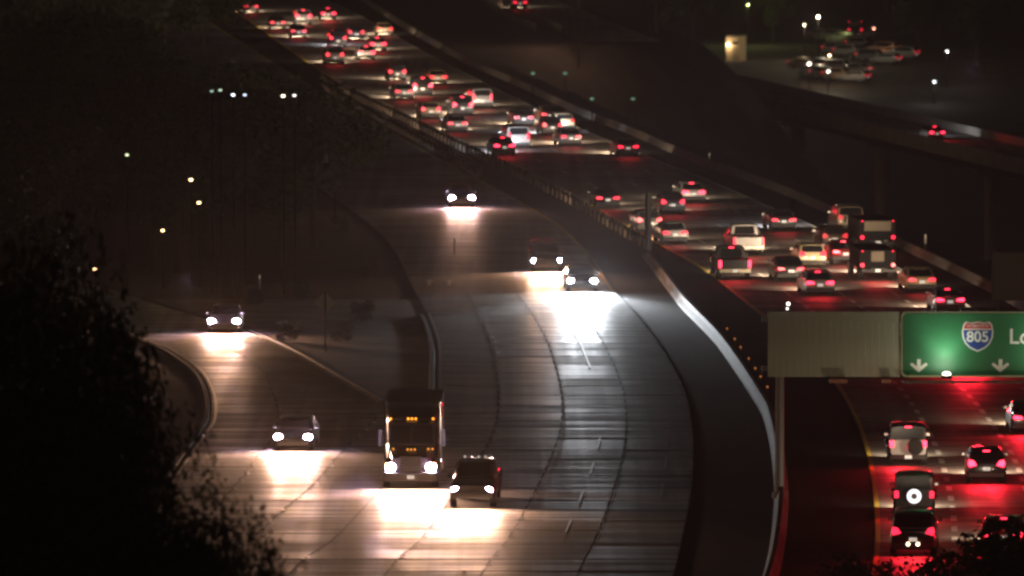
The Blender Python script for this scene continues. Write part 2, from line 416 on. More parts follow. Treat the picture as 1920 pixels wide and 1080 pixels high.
def wheel_mesh(r=.33, w=.22):
    k = ('wheel', r, w)
    if k not in PROTO:
        b = MB_().cyl((-w/2,0,0), (w/2,0,0), r, n=20, k=0); t = MB_().cyl((-w/2-.008,0,0), (w/2+.008,0,0), r*.62, n=14, k=0)
        PROTO[k] = (b.mesh('tyre', M_tyre), t.mesh('rim', M_rim))
    return PROTO[k]
def add_wheels(root, W, ys, r=.33, w=.22):
    ty, rm = wheel_mesh(r, w)
    for y in ys:
        for s in (-1, 1):
            o = link('wheel', ty, root, (s*(W/2-w/2-.01), y, r)); link('rim', rm, o)
def car_meshes(kind):
    if kind in PROTO: return PROTO[kind]
    k = KIND[kind]; L, Wd = k['L'], k['W']; hl, hw = L/2, Wd/2
    P = {}
    st = [(-hl, hw*.88, .42, k['deck']-.14), (-hl+.06, hw*.94, .3, k['deck']-.03), (-hl+.4, hw, .24, k['deck']),
          (k['rg'][0]+.25, hw, .22, k['belt']), (k['ws'][1]-.2, hw, .22, k['belt']), (k['ws'][1]+.12, hw, .22, k['hood']+.05),
          (hl-.45, hw*.97, .22, k['hood']-.04), (hl-.1, hw*.9, .26, k['hood']-.16), (hl, hw*.8, .34, k['hood']-.28)]
    if kind == 'jeep': st = [(-hl+.1, hw*.9, .5, k['belt']), (-hl+.15, hw*.92, .48, k['belt']+.01), (.6, hw*.92, .45, k['belt']), (.75, hw*.86, .45, k['hood']), (hl-.15, hw*.72, .48, k['hood']-.04), (hl-.1, hw*.7, .5, k['hood']-.08)]
    st.sort(key=lambda s: s[0])
    P['body'] = MB_().rings([ring_body(*s) for s in st]).mesh('body', M_trim, True)
    hb, ht = hw*.93, hw*(.76 if k['roof'] < 1.6 else .82)
    if kind == 'jeep': hb, ht = hw*.9, hw*.86
    zb = k['belt']-.06; r0, r1 = k['rg']; f0, f1 = k['ws']; zr = k['roof']
    cst = [(r0, hb*.95, zb, hb*.93, zb+.04), (r1-.08, hb*.98, zb, ht*.99, zr-.07), (r1+.12, hb, zb, ht, zr-.015), ((r1+f0)/2, hb, zb, ht, zr+.01), (f0-.1, hb, zb, ht, zr-.02), (f0+.05, hb, zb, ht*.98, zr-.07), (f1, hb*.95, zb, hb*.93, zb+.04)]
    P['cabin'] = MB_().rings([ring_cab(*c) for c in cst]).mesh('cabin', M_trim, True)
    def quad(name, pts, nrm): P[name] = MB_().prism(pts, nrm, .03).mesh(name, M_glass)
    a, b = Vector((0, r1-.08-r0, zr-.07-zb-.04)), None
    def lerp(p, q, t): return tuple(p[i]+(q[i]-p[i])*t for i in range(3))
    B0, B1 = (hb*.86, r0, zb+.06), (ht*.86, r1-.08, zr-.1)
    nr = Vector((0, -(B1[2]-B0[2]), B1[1]-B0[1])).normalized()
    o_ = Vector((0, nr.y*.004, nr.z*.004))
    p0, p1 = Vector(lerp(B0, B1, .12))+o_, Vector(lerp(B0, B1, .97))+o_
    quad('rear_window', [(-p0.x,p0.y,p0.z),(p0.x,p0.y,p0.z),(p1.x,p1.y,p1.z),(-p1.x,p1.y,p1.z)], nr)
    B0, B1 = (hb*.88, f1, zb+.06), (ht*.86, f0+.05, zr-.1)
    nf = Vector((0, B1[2]-B0[2], B0[1]-B1[1])).normalized(); o_ = nf*.004
    p0, p1 = Vector(lerp(B0, B1, .05))+o_, Vector(lerp(B0, B1, .97))+o_
    quad('windshield', [(p0.x,p0.y,p0.z),(-p0.x,p0.y,p0.z),(-p1.x,p1.y,p1.z),(p1.x,p1.y,p1.z)], nf)
    for s, nm in ((1, 'side_window'), (-1, 'side_windowL')):
        zt = zr-.14; xb, xt = hb*.985*s, (ht+(hb-ht)*.2)*s
        pts = [(xb, r0+.42, zb+.1), (xb, f1-.38, zb+.1), (xt, f0-.05, zt), (xt, r1+.12, zt)]
        if s < 0: pts.reverse()
        P[nm] = MB_().prism(pts, (s, 0, .25), .03).mesh('side_window', M_glass)
    yb = -hl
    if kind == 'jeep': yb = -hl+.1
    P['rbump'] = MB_().box((0, yb-.03, .42), (Wd*.9, .16, .2)).mesh('rear_bumper', M_trim)
    P['fbump'] = MB_().box((0, hl-.06 if kind != 'jeep' else hl, .4), (Wd*.8, .16, .2)).mesh('front_bumper', M_trim)
    P['plate'] = MB_().box((0,0,0), (.32,.02,.16)).mesh('licence_plate', M_plate)
    t = k['tl']
    def tlm(s):
        if t == 'wide':
            pts = [(-.26,-.07),(.17,-.09),(.22,.03),(.14,.1),(-.2,.05)]
        elif t == 'mid': pts = [(-.2,-.08),(.12,-.17),(.18,.0),(.12,.17),(-.08,.12)]
        elif t == 'tall': pts = [(-.07,-.27),(.1,-.27),(.12,.25),(-.02,.27)]
        else: pts = [(-.09,-.14),(.09,-.14),(.09,.14),(-.09,.14)]
        pts = [(x*s, z) for x, z in pts]
        if s < 0: pts.reverse()
        return MB_().prism([(x, 0, z) for x, z in pts], (0, -1, 0), .06).mesh('tail_light', M_tail)
    P['tlR'], P['tlL'] = tlm(1), tlm(-1)
    P['tx'] = hw*.88-(.2 if t == 'wide' else .14) if t != 'box' else hw*.84
    P['hlm'] = MB_().sphere((0,0,0), 1, sq=(.19,.07,.13)).mesh('headlight', M_head, True)
    P['hld'] = MB_().sphere((0,0,0), 1, sq=(.17,.06,.105)).mesh('headlight', M_lens, True)
    P['mir'] = MB_().box((0,0,0), (.2,.12,.14), taper=.85).mesh('side_mirror', M_trim)
    P['mgl'] = MB_().box((0,-.066,0), (.13,.01,.09)).mesh('mirror_glass', mat('mirror_glass', (.85,.85,.85), .32, 1))
    P['chm'] = MB_().box((0,0,0), (.3,.05,.05)).mesh('high_brake_light', M_brake)
    PROTO[kind] = P; return P
def setm(o, m):
    o.material_slots[0].link = 'OBJECT'; o.material_slots[0].material = m
def make_car(kind, loc, rz, colour, label, group, front=False, brake=False, dim=False, beam=1.0, red=1.0, hm=None, bc=(1,.78,.55), detail=True, hz=.68, lit=True):
    P = car_meshes(kind); k = KIND[kind]; L, Wd = k['L'], k['W']; hl = L/2
    root = empty({'jeep':'off_road_car','suv':'sport_utility_car','hatch':'hatchback_car','minivan':'minivan'}.get(kind, kind+'_car'), loc, rz, label, 'car' if kind != 'minivan' else 'van', group)
    pm = paint(colour)
    b = link('body', P['body'], root); setm(b, pm)
    c = link('cabin', P['cabin'], root); setm(c, pm)
    link('windshield', P['windshield'], c); link('rear_window', P['rear_window'], c)
    link('side_window', P['side_window'], c); link('side_window', P['side_windowL'], c)
    link('rear_bumper', P['rbump'], b); link('front_bumper', P['fbump'], b)
    add_wheels(root, Wd, (-L*.3, L*.31), .33 if kind in ('sedan','coupe','hatch') else .38)
    yb = -hl if kind != 'jeep' else -hl+.1
    tm = M_brake if brake else (M_taildim if (dim or not lit) else M_tail)
    for s, nm in ((1, 'tlR'), (-1, 'tlL')):
        t = link('tail_light', P[nm], root, (s*P['tx'], yb+.0, k['tz'])); setm(t, tm)
        h = link('headlight', P['hlm' if (front and lit) else 'hld'], root, (s*(Wd*.38), hl-.09 if kind != 'jeep' else hl-.1, hz))
        if front and lit: setm(h, hm or M_head)
        if detail:
            m = link('side_mirror', P['mir'], root, (s*(Wd/2+.06), k['ws'][1]-.35, k['belt']+.06)); setm(m, pm); link('mirror_glass', P['mgl'], m)
    if brake: link('high_brake_light', P['chm'], root, (0, k['rg'][1]-.1 if kind != 'jeep' else yb-.05, k['roof']-.06))
    link('licence_plate', P['plate'], root, (0, yb-.03 if kind != 'jeep' else yb-.12, .68 if kind != 'jeep' else .42))
    if kind == 'jeep':
        for s in (-1, 1):
            for y in (-L*.3, L*.31): MB_().box((s*(Wd/2-.06), y, .86), (.3, .95, .08), taper=.9).obj('fender', M_trim, root)
        MB_().box((0, hl-.06, .78), (.95,.04,.45)).obj('grille', M_trim, root)
    if lit: light_car(root, hl, Wd, yb, front, brake, beam, red, bc, hz)
    return root
def light_car(root, hl, Wd, yb, front, brake, beam, red, bc, hz, tz=.85):
    if front:
        for s in (-1, 1):
            lamp('SPOT', 'headlight_beam', root, (s*Wd*.38, hl+.06, hz), (R(90-2.9), 0, R(1.2)*-s), 1350*beam, bc, spot_size=R(42 if beam < 5 else 66), spot_blend=1.0, shadow_soft_size=.08)
        lamp('AREA', 'headlight_spill', root, (0, hl+.12, hz), (R(90-10), 0, 0), 1500*min(beam, 1.2), bc, shape='RECTANGLE', size=Wd*.8, size_y=.12)
    else:
        lamp('AREA', 'headlight_spill', root, (0, hl+.12, .66), (R(90-11), 0, 0), 430*beam, bc, shape='RECTANGLE', size=Wd*.8, size_y=.12)
        lamp('AREA', 'tail_glow', root, (0, yb-.12, tz), (R(84), 0, R(180)), (85 if brake else 28)*.75*red, (1,.014,.03), shape='RECTANGLE', size=Wd*.75, size_y=.15)

def make_pickup(loc, rz, colour, label, group, front=False, brake=False, beam=1, red=1, bc=(1,.78,.55), rack=False, tail=M_tail):
    root = empty('pickup_truck', loc, rz, label, 'pickup truck', group); pm = paint(colour)
    L, Wd = 5.7, 2.0; hl = L/2
    st = [(-.75,.98,.42,1.18), (.1,1.0,.4,1.18), (1.2,1.0,.4,1.16), (1.35,1.0,.4,1.12), (2.55,.97,.42,1.04), (2.8,.88,.48,.9), (2.85,.8,.5,.8)]
    b = MB_().rings([ring_body(*s) for s in st]).obj('body', pm, root, smooth=True)
    cst = [(-.78,.9,1.1,.9,1.16), (-.72,.92,1.1,.78,1.84), (-.5,.92,1.1,.79,1.9), (.1,.92,1.1,.79,1.92), (.45,.92,1.1,.77,1.86), (1.25,.9,1.1,.88,1.14)]
    c = MB_().rings([ring_cab(*q) for q in cst]).obj('cabin', pm, root, smooth=True)
    MB_().prism([(-.66,-.79,1.28),(.66,-.79,1.28),(.6,-.76,1.76),(-.6,-.76,1.76)], (0,-1,0), .03).obj('rear_window', M_glass, c)
    MB_().prism([(.76,1.19,1.2),(-.76,1.19,1.2),(-.66,.52,1.8),(.66,.52,1.8)], (0,.7,.8), .03).obj('windshield', M_glass, c)
    for s in (-1, 1):
        pts = [(s*.9,-.55,1.22),(s*.9,.85,1.22),(s*.81,.3,1.76),(s*.81,-.5,1.76)]
        if s < 0: pts.reverse()
        MB_().prism(pts, (s,0,.2), .03).obj('side_window', M_glass, c)
        MB_().box((s*.955, -1.8, .84), (.09, 2.05, .7)).obj('bed_side', pm, root)
        t = MB_().box((s*.91, -hl-.02, .96), (.15,.08,.44)).obj('tail_light', M_brake if brake else tail, root)
        h = MB_().sphere((s*.72, hl-.08, .82), 1, sq=(.17,.06,.12)).obj('headlight', M_head if front else M_lens, root, smooth=True)
        MB_().box((s*1.1, .75, 1.25), (.2,.12,.24)).obj('side_mirror', M_trim, root)
    MB_().box((0, -1.8, .62), (1.84, 2.05, .3)).obj('bed_floor', M_trim, root)
    MB_().box((0, -hl+.02, .93), (1.66,.07,.52)).obj('tailgate', pm, root)
    MB_().box((0, -hl-.1, .55), (1.9,.18,.2)).obj('rear_bumper', mat('bright_bumper', (.6,.55,.42), .3, .6), root)
    MB_().box((0, hl, .6), (1.8,.16,.26)).obj('front_bumper', M_trim, root)
    MB_().box((0, hl-.0, .88), (1.1,.06,.24)).obj('grille', M_trim, root)
    MB_().box((0, -hl-.2, .56), (.32,.02,.16)).obj('licence_plate', M_plate, root)
    if brake: MB_().box((0, -.82, 1.83), (.3,.04,.05)).obj('high_brake_light', M_brake, root)
    if rack:
        for s in (-1, 1): MB_().cyl((s*.7,-.6,1.98), (s*.7,.4,1.98), .025, n=8).obj('roof_rail', M_chrome, root)
        for x in (-.45,-.15,.15,.45): MB_().sphere((x,.35,2.03), .06).obj('roof_lamp', mat('roof_lamp_lens', (.8,.8,.8), .1, .6, emit=(1,.95,.85), es=.35), root)
    add_wheels(root, Wd, (-1.75, 1.85), .4, .26)
    light_car(root, hl, Wd, -hl-.15, front, brake, beam, red, bc, .82, tz=.96)
    return root

def make_box_truck(loc, rz, label, panel=True, tall=2.9, wid=2.35, red=1, beam=1):
    root = empty('box_truck', loc, rz, label, 'truck', 'trucks in the receding lanes')
    w = wid/2; L = 6.8; hl = L/2
    dark = mat('truck_box_dark', (.014,.014,.014), .8, spec=.1); pale = mat('pale_panel', (.2,.17,.13), .7, spec=.1)
    bx = MB_().box((0, -.7, .75+(tall-.75)/2), (wid, 5.2, tall-.75)).obj('cargo_box', dark, root)
    if panel: MB_().box((0, -.7-2.62, tall-.38), (wid*(.74 if tall > 2 else .36),.04,.62)).obj('header_panel', pale, bx)
    for s in (-1, 1): MB_().box((s*w*.49, -.7-2.63, .95+(tall-1.67)/2), (w*.95,.03,tall-.72-.95)).obj('rear_door', mat('truck_door', (.014,.014,.015), .8, spec=.1), bx)
    st = [(1.95, w*.88, .5, 1.9), (2.6, w*.88, .5, 1.9), (3.0, w*.86, .5, 1.3), (hl, w*.8, .5, 1.15)]
    cb = MB_().rings([ring_body(*q) for q in st]).obj('cab', paint('grey'), root, smooth=True)
    MB_().box((0, 2.82, 1.62), (w*1.4,.05,.5), rot=Matrix.Rotation(R(28), 3, 'X')).obj('windshield', M_glass, cb)
    MB_().box((0,-.3,.62), (.9,6.2,.24)).obj('chassis', M_trim, root)
    MB_().box((0,-.7-2.7,.6), (wid*.9,.14,.16)).obj('rear_bumper', M_trim, root)
    for s in (-1, 1):
        MB_().cyl((s*w*.86,-.7-2.62,.95), (s*w*.86,-.7-2.7,.95), .12, n=14).obj('tail_light', M_tail, root)
        MB_().sphere((s*w*.66, hl, .85), .13, sq=(1,.4,.8)).obj('headlight', M_lens, root)
        MB_().sphere((s*w*.85,-.7-2.64, tall-.05), .05).obj('marker_light', M_tail, root)
        MB_().box((s*(w+.1), 2.3, 1.7), (.16,.12,.4)).obj('side_mirror', M_trim, root)
    MB_().box((0,-.7-2.78,.62), (.32,.02,.16)).obj('licence_plate', M_plate, root)
    add_wheels(root, wid, (-2.0, 2.35), .45, .3)
    light_car(root, hl, wid, -3.45, False, False, beam, red, (1,.78,.55), .8)
    return root

def make_semi(loc, rz, label):
    root = empty('semi_truck', loc, rz, label, 'truck')
    pm = mat('semi_paint', (.008,.005,.006), .35, .1, coat=.3); bx = mat('trailer_skin', (.018,.015,.014), .5)
    # front at y=0 going back to negative; heading +Y
    hood = MB_().rings([ring_body(-2.3,.98,.7,1.72), ring_body(-1.2,.95,.7,1.6), ring_body(-.35,.86,.7,1.5), ring_body(-.12,.78,.75,1.4)]).obj('hood', pm, root, smooth=True)
    MB_().box((0,-.08,1.05), (.95,.1,.8)).obj('grille', mat('grille_mesh', (.12,.12,.12), .3, .9), hood)
    for i in range(7): MB_().box((0,-.02,.72+i*.11), (.9,.03,.03)).obj('grille_bar', M_chrome, hood)
    cab = MB_().rings([ring_body(-4.0,1.15,.75,2.75), ring_body(-3.0,1.15,.75,2.78), ring_body(-2.75,1.13,.75,2.7), ring_body(-2.25,1.08,.75,1.75)]).obj('cab', pm, root, smooth=True)
    for s in (-1, 1):
        MB_().prism([(s*.04,-2.26,1.82),(s*.98,-2.3,1.82),(s*.92,-2.66,2.58),(s*.04,-2.62,2.6)][::s], (0,.9,.4), .03).obj('windshield', M_glass, cab)
        MB_().prism([(s*1.15,-3.6,1.75),(s*1.13,-2.6,1.75),(s*1.1,-2.9,2.5),(s*1.1,-3.6,2.5)][::s], (s,0,0), .03).obj('side_window', M_glass, cab)
        MB_().box((s*1.42,-2.45,2.05), (.16,.14,.75)).box((s*1.28,-2.45,2.35), (.2,.04,.04)).box((s*1.28,-2.45,1.75), (.2,.04,.04)).obj('side_mirror', M_trim, root)
        MB_().cyl((s*1.22,-4.25,.9), (s*1.22,-4.25,3.5), .08, n=12).obj('exhaust_stack', M_chrome, root)
        MB_().rings([[(s*(.62+.5*u), -1.9+1.75*v*1.0, .55+.75*math.sin(math.pi*max(.0,min(1,v)))**.6) for u in (0,1)]+[(s*(.62+.5*u), -1.9+1.75*v, .5+.68*math.sin(math.pi*max(0,min(1,v)))**.6) for u in (1,0)] for v in [i/8 for i in range(9)]]).obj('fender', pm, root)
        MB_().sphere((s*.9,-.06,.98), 1, sq=(.22,.08,.17)).obj('headlight', M_head, root, smooth=True)
        MB_().sphere((s*1.08,-.3,1.1), .06).obj('turn_lamp', M_amberd, root)
        MB_().cyl((s*1.1,-5.6,.55), (s*1.1,-4.4,.55), .3, n=16).obj('fuel_tank', M_chrome, root)
        MB_().box((s*1.29,-6.2,3.2), (.04,.2,.1)).obj('side_marker_light', M_tail if s < 0 else M_amberd, root)
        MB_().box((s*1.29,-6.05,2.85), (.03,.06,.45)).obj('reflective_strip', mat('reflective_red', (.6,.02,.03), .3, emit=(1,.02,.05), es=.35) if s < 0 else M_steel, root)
    MB_().box((0,-.05,.55), (2.3,.3,.38)).obj('front_bumper', M_trim, root)
    MB_().box((0,.11,.55), (.32,.02,.16)).obj('licence_plate', M_plate, root)
    slp = MB_().rings([ring_body(-5.6,1.18,.9,3.3), ring_body(-4.3,1.18,.9,3.35), ring_body(-3.75,1.14,2.6,3.25), ring_body(-3.05,1.0,2.6,2.9)]).obj('sleeper', pm, root, smooth=True)
    for x in (-.95,-.17,0,.17,.95): MB_().sphere((x,-2.93,2.86), .052).obj('clearance_light', M_amber, cab)
    for x in (-.95,-.76,-.16,0,.16,.8): MB_().sphere((x,-1.1+abs(x)*-.3,1.66), .04).obj('hood_marker_light', M_amberd, hood)
    tr = MB_().box((0,-9.3,2.2), (2.55,6.6,2.2)).obj('trailer', bx, root)
    MB_().box((0,-7,1.0), (1.0,11,.2)).obj('chassis', M_trim, root)
    for s in (-1, 1): MB_().box((s*1.27,-9.3,1.16), (.05,6.4,.1)).obj('trailer_rail', M_steel, tr)
    ty, rm = wheel_mesh(.5, .3)
    for y in (-1.1,-6.2,-7.4,-10.6,-11.8):
        for s in (-1, 1): o = link('wheel', ty, root, (s*1.08, y, .5)); link('rim', rm, o)
    for s in (-1, 1): lamp('SPOT', 'headlight_beam', root, (s*.9,.08,.98), (R(90-4.6), 0, R(1)*-s), 1100, (1,.55,.34), spot_size=R(36), spot_blend=1.0, shadow_soft_size=.1)
    lamp('AREA', 'headlight_spill', root, (0,.2,.98), (R(80),0,0), 1700, (1,.55,.34), shape='RECTANGLE', size=2, size_y=.12)
    return root

def head_R(Y):   # heading of receding lanes (car +Y along the road)
    dx = (mix(RY, RR, .5)(Y+3)-mix(RY, RR, .5)(Y-3))/6; return -math.atan(dx)
def head_M(Y):
    dx = (MBl(Y+3)-MBl(Y-3))/6; return -math.atan(dx)
G_R = 'cars driving away in the receding lanes'
TZ = {k: KIND[k]['tz'] for k in KIND}; TZ['pickup'] = .96; TZ['box'] = .95
def tail_at(px, py, tz, z=0.0):
    return G(px, py, tz+z)
# (px, py of the tail lights' centre, kind, colour, flags, label)
RC = [
 (471,12,'sedan','black','','dark car at far top left whose lights show between the trees'),
 (521,42,'sedan','charcoal','','dark saloon nearest the trees in the top left traffic'),
 (560,58,'sedan','brown','','dark car just below right of the saloon nearest the top trees'),
 (569,30,'suv','silver','b','pale car left of the pair of brightest brake lights at the top'),
 (616,25,'sedan','charcoal','B','car with the brightest brake lights and a red streak below them near the top'),
 (668,60,'hatch','charcoal','','small dark hatchback alone in the middle of the top lanes'),
 (722,54,'sedan','cream','','cream-bumpered saloon furthest right in the top lanes'),
 (634,71,'suv','navy','','dark blue car with a bright plate directly above the pale estate at the trees'),
 (709,82,'sedan','white','b','white saloon tucked behind the upper right of another white car'),
 (688,98,'sedan','white','b','white saloon with dark roof, lower one of the white pair near the top'),
 (628,102,'suv','silver','','pale silver car whose left flank catches white light beside the trees'),
 (745,134,'hatch','charcoal','','dark hatchback following the white pair, alone at upper centre left'),
 (822,144,'sedan','cream','','cream car seen right of three others in the upper lanes'),
 (793,160,'suv','black','b','black car with bright brake lights right beside a pale-bumpered saloon'),
 (758,171,'sedan','silver','','silver-bumpered saloon with dark roof nearest the yellow line at upper left'),
 (808,204,'hatch','tan','','tan hatchback with glowing orange tail beside the yellow line'),
 (868,196,'suv','charcoal','b','dark sport utility car just left of the white-roofed van'),
 (905,182,'minivan','silver','','silver van with a white roof edge above the centre lanes'),
 (858,231,'sedan','silver','','silver saloon with black rear window directly below the dark utility car'),
 (982,220,'sedan','charcoal','','dark saloon just above the white minivan'),
 (1033,214,'sedan','brown','','car mostly hidden behind the blue-lit hatchback near the right line'),
 (1059,226,'hatch','cream','d','pale dim car at the right shoulder line behind the dark hatchback'),
 (973,255,'minivan','white','','white minivan with dark rear window in the centre lanes'),
 (1036,234,'hatch','navy','','dark hatchback with a bluish lit plate between minivan and grey saloon'),
 (1071,256,'sedan','grey','','grey saloon on the right lane below the dark hatchback'),
 (946,273,'sedan','black','b','black car beside the end of the upper guardrail, at the front of grey lit pavement'),
 (1178,275,'coupe','brown','','low dark car alone on the right side above the dark stretch'),
 (1140,371,'sedan','black','','black saloon beside the second lit piece of guardrail'),
 (1262,378,'hatch','charcoal','','dark hatchback close below a white car right of the dark pole'),
 (1301,360,'sedan','white','b','white saloon with bright red lamps above the dark hatchback'),
 (1218,412,'hatch','grey','','car partly covered by the dark pole'),
 (1266,436,'sedan','white','','white saloon just right of the foot of the dark pole'),
 (1470,412,'coupe','charcoal','','dark coupe alone on the right with bluish light on the road ahead'),
 (1483,504,'sedan','charcoal','','dark saloon with lit lower bumper left above the strongly braking car'),
 (1524,476,'hatch','cream','','cream hatchback above the dark saloon in the third lane'),
 (1538,530,'sedan','silver','B','silver car braking hard with three red lamps above a red pool on the road'),
 (1566,442,'hatch','brown','d','small dark car with close-set red lamps left of the trucks'),
 (1596,407,'suv','tan','d','pale brown car mostly hidden at the left front of the upper truck'),
 (1586,472,'sedan','red','b','dark red car at the left rear corner of the lower truck'),
 (1729,524,'sedan','cream','','cream saloon right of the trucks near the white line'),
 (1782,562,'coupe','silver','B','low car braking above the green sign on the right'),
 (1815,676,'sedan','charcoal','B','braking car hidden behind the green sign with its red light on the road below'),
 (1850,869,'hatch','black','B','black hatchback in the second lane right of the white off-road car'),
 (1880,1002,'coupe','red','B','red coupe braking at the bottom right corner behind leaves'),
 (1932,783,'sedan','charcoal','B','car cut by the right edge of the picture below the green sign'),
]
for px, py, kind, colr, fl, lab in RC:
    p = tail_at(px, py, TZ[kind]); rz = head_R(p.y); L = KIND[kind]['L']
    d = Vector((-math.sin(rz), math.cos(rz), 0)); c = Vector((p.x, p.y, 0)) + d*(L/2)
    near = py > 640
    rr = .35 if 'd' in fl else 1.0
    if near: rr = 4.6
    if py < 330: rr *= .6
    elif not near: rr *= .65
    make_car(kind, c, rz, colr, lab, G_R, brake='B' in fl or 'b' in fl, dim='d' in fl, red=.7*rr*(.45 if 'b' in fl else 1), beam=.35 if 'd' in fl else (.7 if near else (1.7 if py < 300 else .8)),
             bc=(.82,.88,1) if lab.count('blu') or colr in ('navy',) or (px, py) == (946,273) else (1,.74,.5), detail=py > 150)
# pickups and trucks in the receding lanes
def rplace(px, py, tz, L):
    p = tail_at(px, py, tz); rz = head_R(p.y); d = Vector((-math.sin(rz), math.cos(rz), 0)); return Vector((p.x, p.y, 0)) + d*(L/2), rz
c, rz = rplace(1404, 452, .96, 5.7); make_pickup(c, rz, 'white', 'white pickup truck with a bright yellowish rear bumper in the second lane', G_R)
c, rz = rplace(1378, 495, .96, 5.7); make_pickup(c, rz, 'black', 'black pickup truck just below left of the white pickup', G_R, brake=True, red=.4, beam=.35)
c, rz = rplace(1646, 445, .95, 6.8); make_box_truck(c, rz, 'dark box truck with a pale header panel, upper one of two trucks on the right', tall=2.05, wid=2.35)
c, rz = rplace(1646, 497, .95, 6.8); make_box_truck(c, rz, 'dark box truck with a pale centre panel, lower one of two trucks on the right', tall=1.85, wid=2.2, red=1.6)

# two off-road cars with spare wheels, and the black utility car behind them
def spare(root, x, z, cover, r=.37):
    b = MB_().cyl((x,-2.12,z), (x,-2.36,z), r, n=24).obj('spare_wheel', M_tyre, root)
    if cover is not None: MB_().cyl((x,-2.365,z), (x,-2.385,z), r*.86, n=24).obj('wheel_cover', cover, b)
    return b
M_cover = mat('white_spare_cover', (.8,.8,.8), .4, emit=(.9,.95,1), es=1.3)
c, rz = rplace(1703, 832, 1.02, 4.0); j = make_car('jeep', c, rz, 'white', 'white off-road car with a black top and a black spare wheel on its back', G_R, brake=True, red=5, beam=.4)
spare(j, .32, .9, None)
for ch in j.children:
    if ch.name.startswith('cabin'): setm(ch, paint('black'))
c, rz = rplace(1714, 927, 1.02, 4.0); j = make_car('jeep', c, rz, 'black', 'black off-road car with a glowing round white spare wheel cover', G_R, brake=False, red=7, beam=.5)
sp = spare(j, 0, .98, M_cover, .36)
MB_().cyl((0,-2.387,.98), (0,-2.392,.98), .13, n=18).obj('cover_emblem', mat('grey_emblem', (.2,.22,.25), .5), sp)
c, rz = rplace(1712, 996, 1.02, 4.75); sv = make_car('suv', c, rz, 'black', 'black sport utility car lowest in the left lane at the bottom right', G_R, red=6, beam=.02)
for x in (-.2, .2): MB_().sphere((x,-2.5,.5), .075, sq=(1,.4,1)).obj('plate_lamp', mat('plate_lamp_glow', (.8,.7,.5), .3, emit=(1,.8,.5), es=6), sv)

# ---- oncoming vehicles: placed by the centre of their headlights
G_M = 'cars coming towards the camera'
def fplace(px, py, hz, L, rz):
    p = G(px, py, hz); d = Vector((-math.sin(rz), math.cos(rz), 0)); return Vector((p.x, p.y, 0)) - d*(L/2)
def onc(px, py, kind, colr, lab, rz, hm=None, bc=(1,.76,.5), beam=1, hz=.68):
    L = KIND[kind]['L']; c = fplace(px, py, hz, L, rz)
    return make_car(kind, c, rz, colr, lab, G_M, front=True, hm=hm, bc=bc, beam=beam, hz=hz)
onc(420, 603, 'sedan', 'silver', 'silver saloon at the top of the left ramp with lit headlights', R(180), beam=.75, bc=(1,.53,.30))
onc(549, 820, 'sedan', 'black', 'dark saloon coming down the left ramp over a bright pool of light', R(180-3), beam=1.1, bc=(1,.55,.34))
onc(866, 371, 'sedan', 'charcoal', 'furthest oncoming car, its headlights glaring beside the dark verge', R(180)+head_M(520)*.5, beam=.45, bc=(1,.53,.32))
onc(1025, 489, 'suv', 'charcoal', 'oncoming car with bluish headlights behind the white-lit patch', R(180)+head_M(YY(500)), hm=M_headw, bc=(1,.53,.30), beam=.9, hz=.7)
onc(1092, 527, 'sedan', 'charcoal', 'oncoming car throwing a white pool of light on the middle carriageway', R(180)+head_M(YY(545)), hm=M_headw, bc=(.88,.94,1), beam=11)
rz = R(180)-R(.4); c = fplace(770, 876, .98, 0, rz)
make_semi(c, rz, 'dark semi truck with rows of amber lights on its cab and glaring headlights')
rz = R(180)-R(3); p = G(885, 919, .9); c = fplace(885, 919, .82, 5.7, rz)
make_pickup(c, rz, 'black', 'dark pickup truck with roof lamps in front of the semi truck', G_M, front=True, beam=.75, bc=(1,.55,.34), rack=True)

# ---------------------------------------------------------------- overhead sign gantry
gp = G(1462, 935); gY = gp.y
def gz(py): return H + ray(960, py).z/ray(960, py).y*gY
def gx(px): return ray(px, 640).x/ray(px, 640).y*gY
def text(body, size, loc, parent, m, name, depth=.008, ax='CENTER', offset=0.0):
    cu = bpy.data.curves.new(name, 'FONT'); cu.body = body; cu.size = size; cu.align_x = ax; cu.align_y = 'CENTER'; cu.extrude = depth; cu.offset = offset
    t = bpy.data.objects.new(name, cu); COL.objects.link(t); bpy.context.view_layer.update()
    me = bpy.data.meshes.new_from_object(t.evaluated_get(bpy.context.evaluated_depsgraph_get())); bpy.data.objects.remove(t)
    me.materials.clear(); me.materials.append(m)
    return link(name, me, parent, loc, (R(90), 0, 0))
gan = empty('sign_gantry', (gp.x, gY, 0), 0, 'tall steel sign gantry with a grey blank panel, its post on the median barrier', 'gantry')
M_alu = noisy('weathered_aluminium', (.30,.31,.22), (.38,.38,.28), (1,1,.3), 1.5, .5)
ox = gp.x; zt, zb = gz(585), gz(707)
MB_().cyl((0,.35,0), (0,.35,zt-.3), .21, .17, n=18).obj('post', M_steel, gan, smooth=True)
MB_().cyl((0,.35,0), (0,.35,.25), .34, n=18).obj('base_plate', M_steel, gan)
for z in (zb+.35, zt-.35): MB_().box((12-.3,.35,z), (25,.22,.22)).obj('beam', M_steel, gan)
for i in range(12): MB_().cyl((2*i,.35,zb+.35), (2*i+2*(1 if i % 2 else 1),.35,zt-.35), .05, n=6).obj('brace', M_steel, gan)
x0, x1 = gx(1440)-ox, gx(1688)-ox; n = 19; w = (x1-x0)/n
pm_ = MB_().box((0,0,0), (w-.006,.05,zt-zb)).mesh('panel', M_alu)
for i in range(n): link('panel', pm_, gan, (x0+w*(i+.5), .12, (zt+zb)/2))
MB_().cyl((24.5,.35,0), (24.5,.35,zt-.3), .21, .17, n=18).obj('post', M_steel, gan, smooth=True)
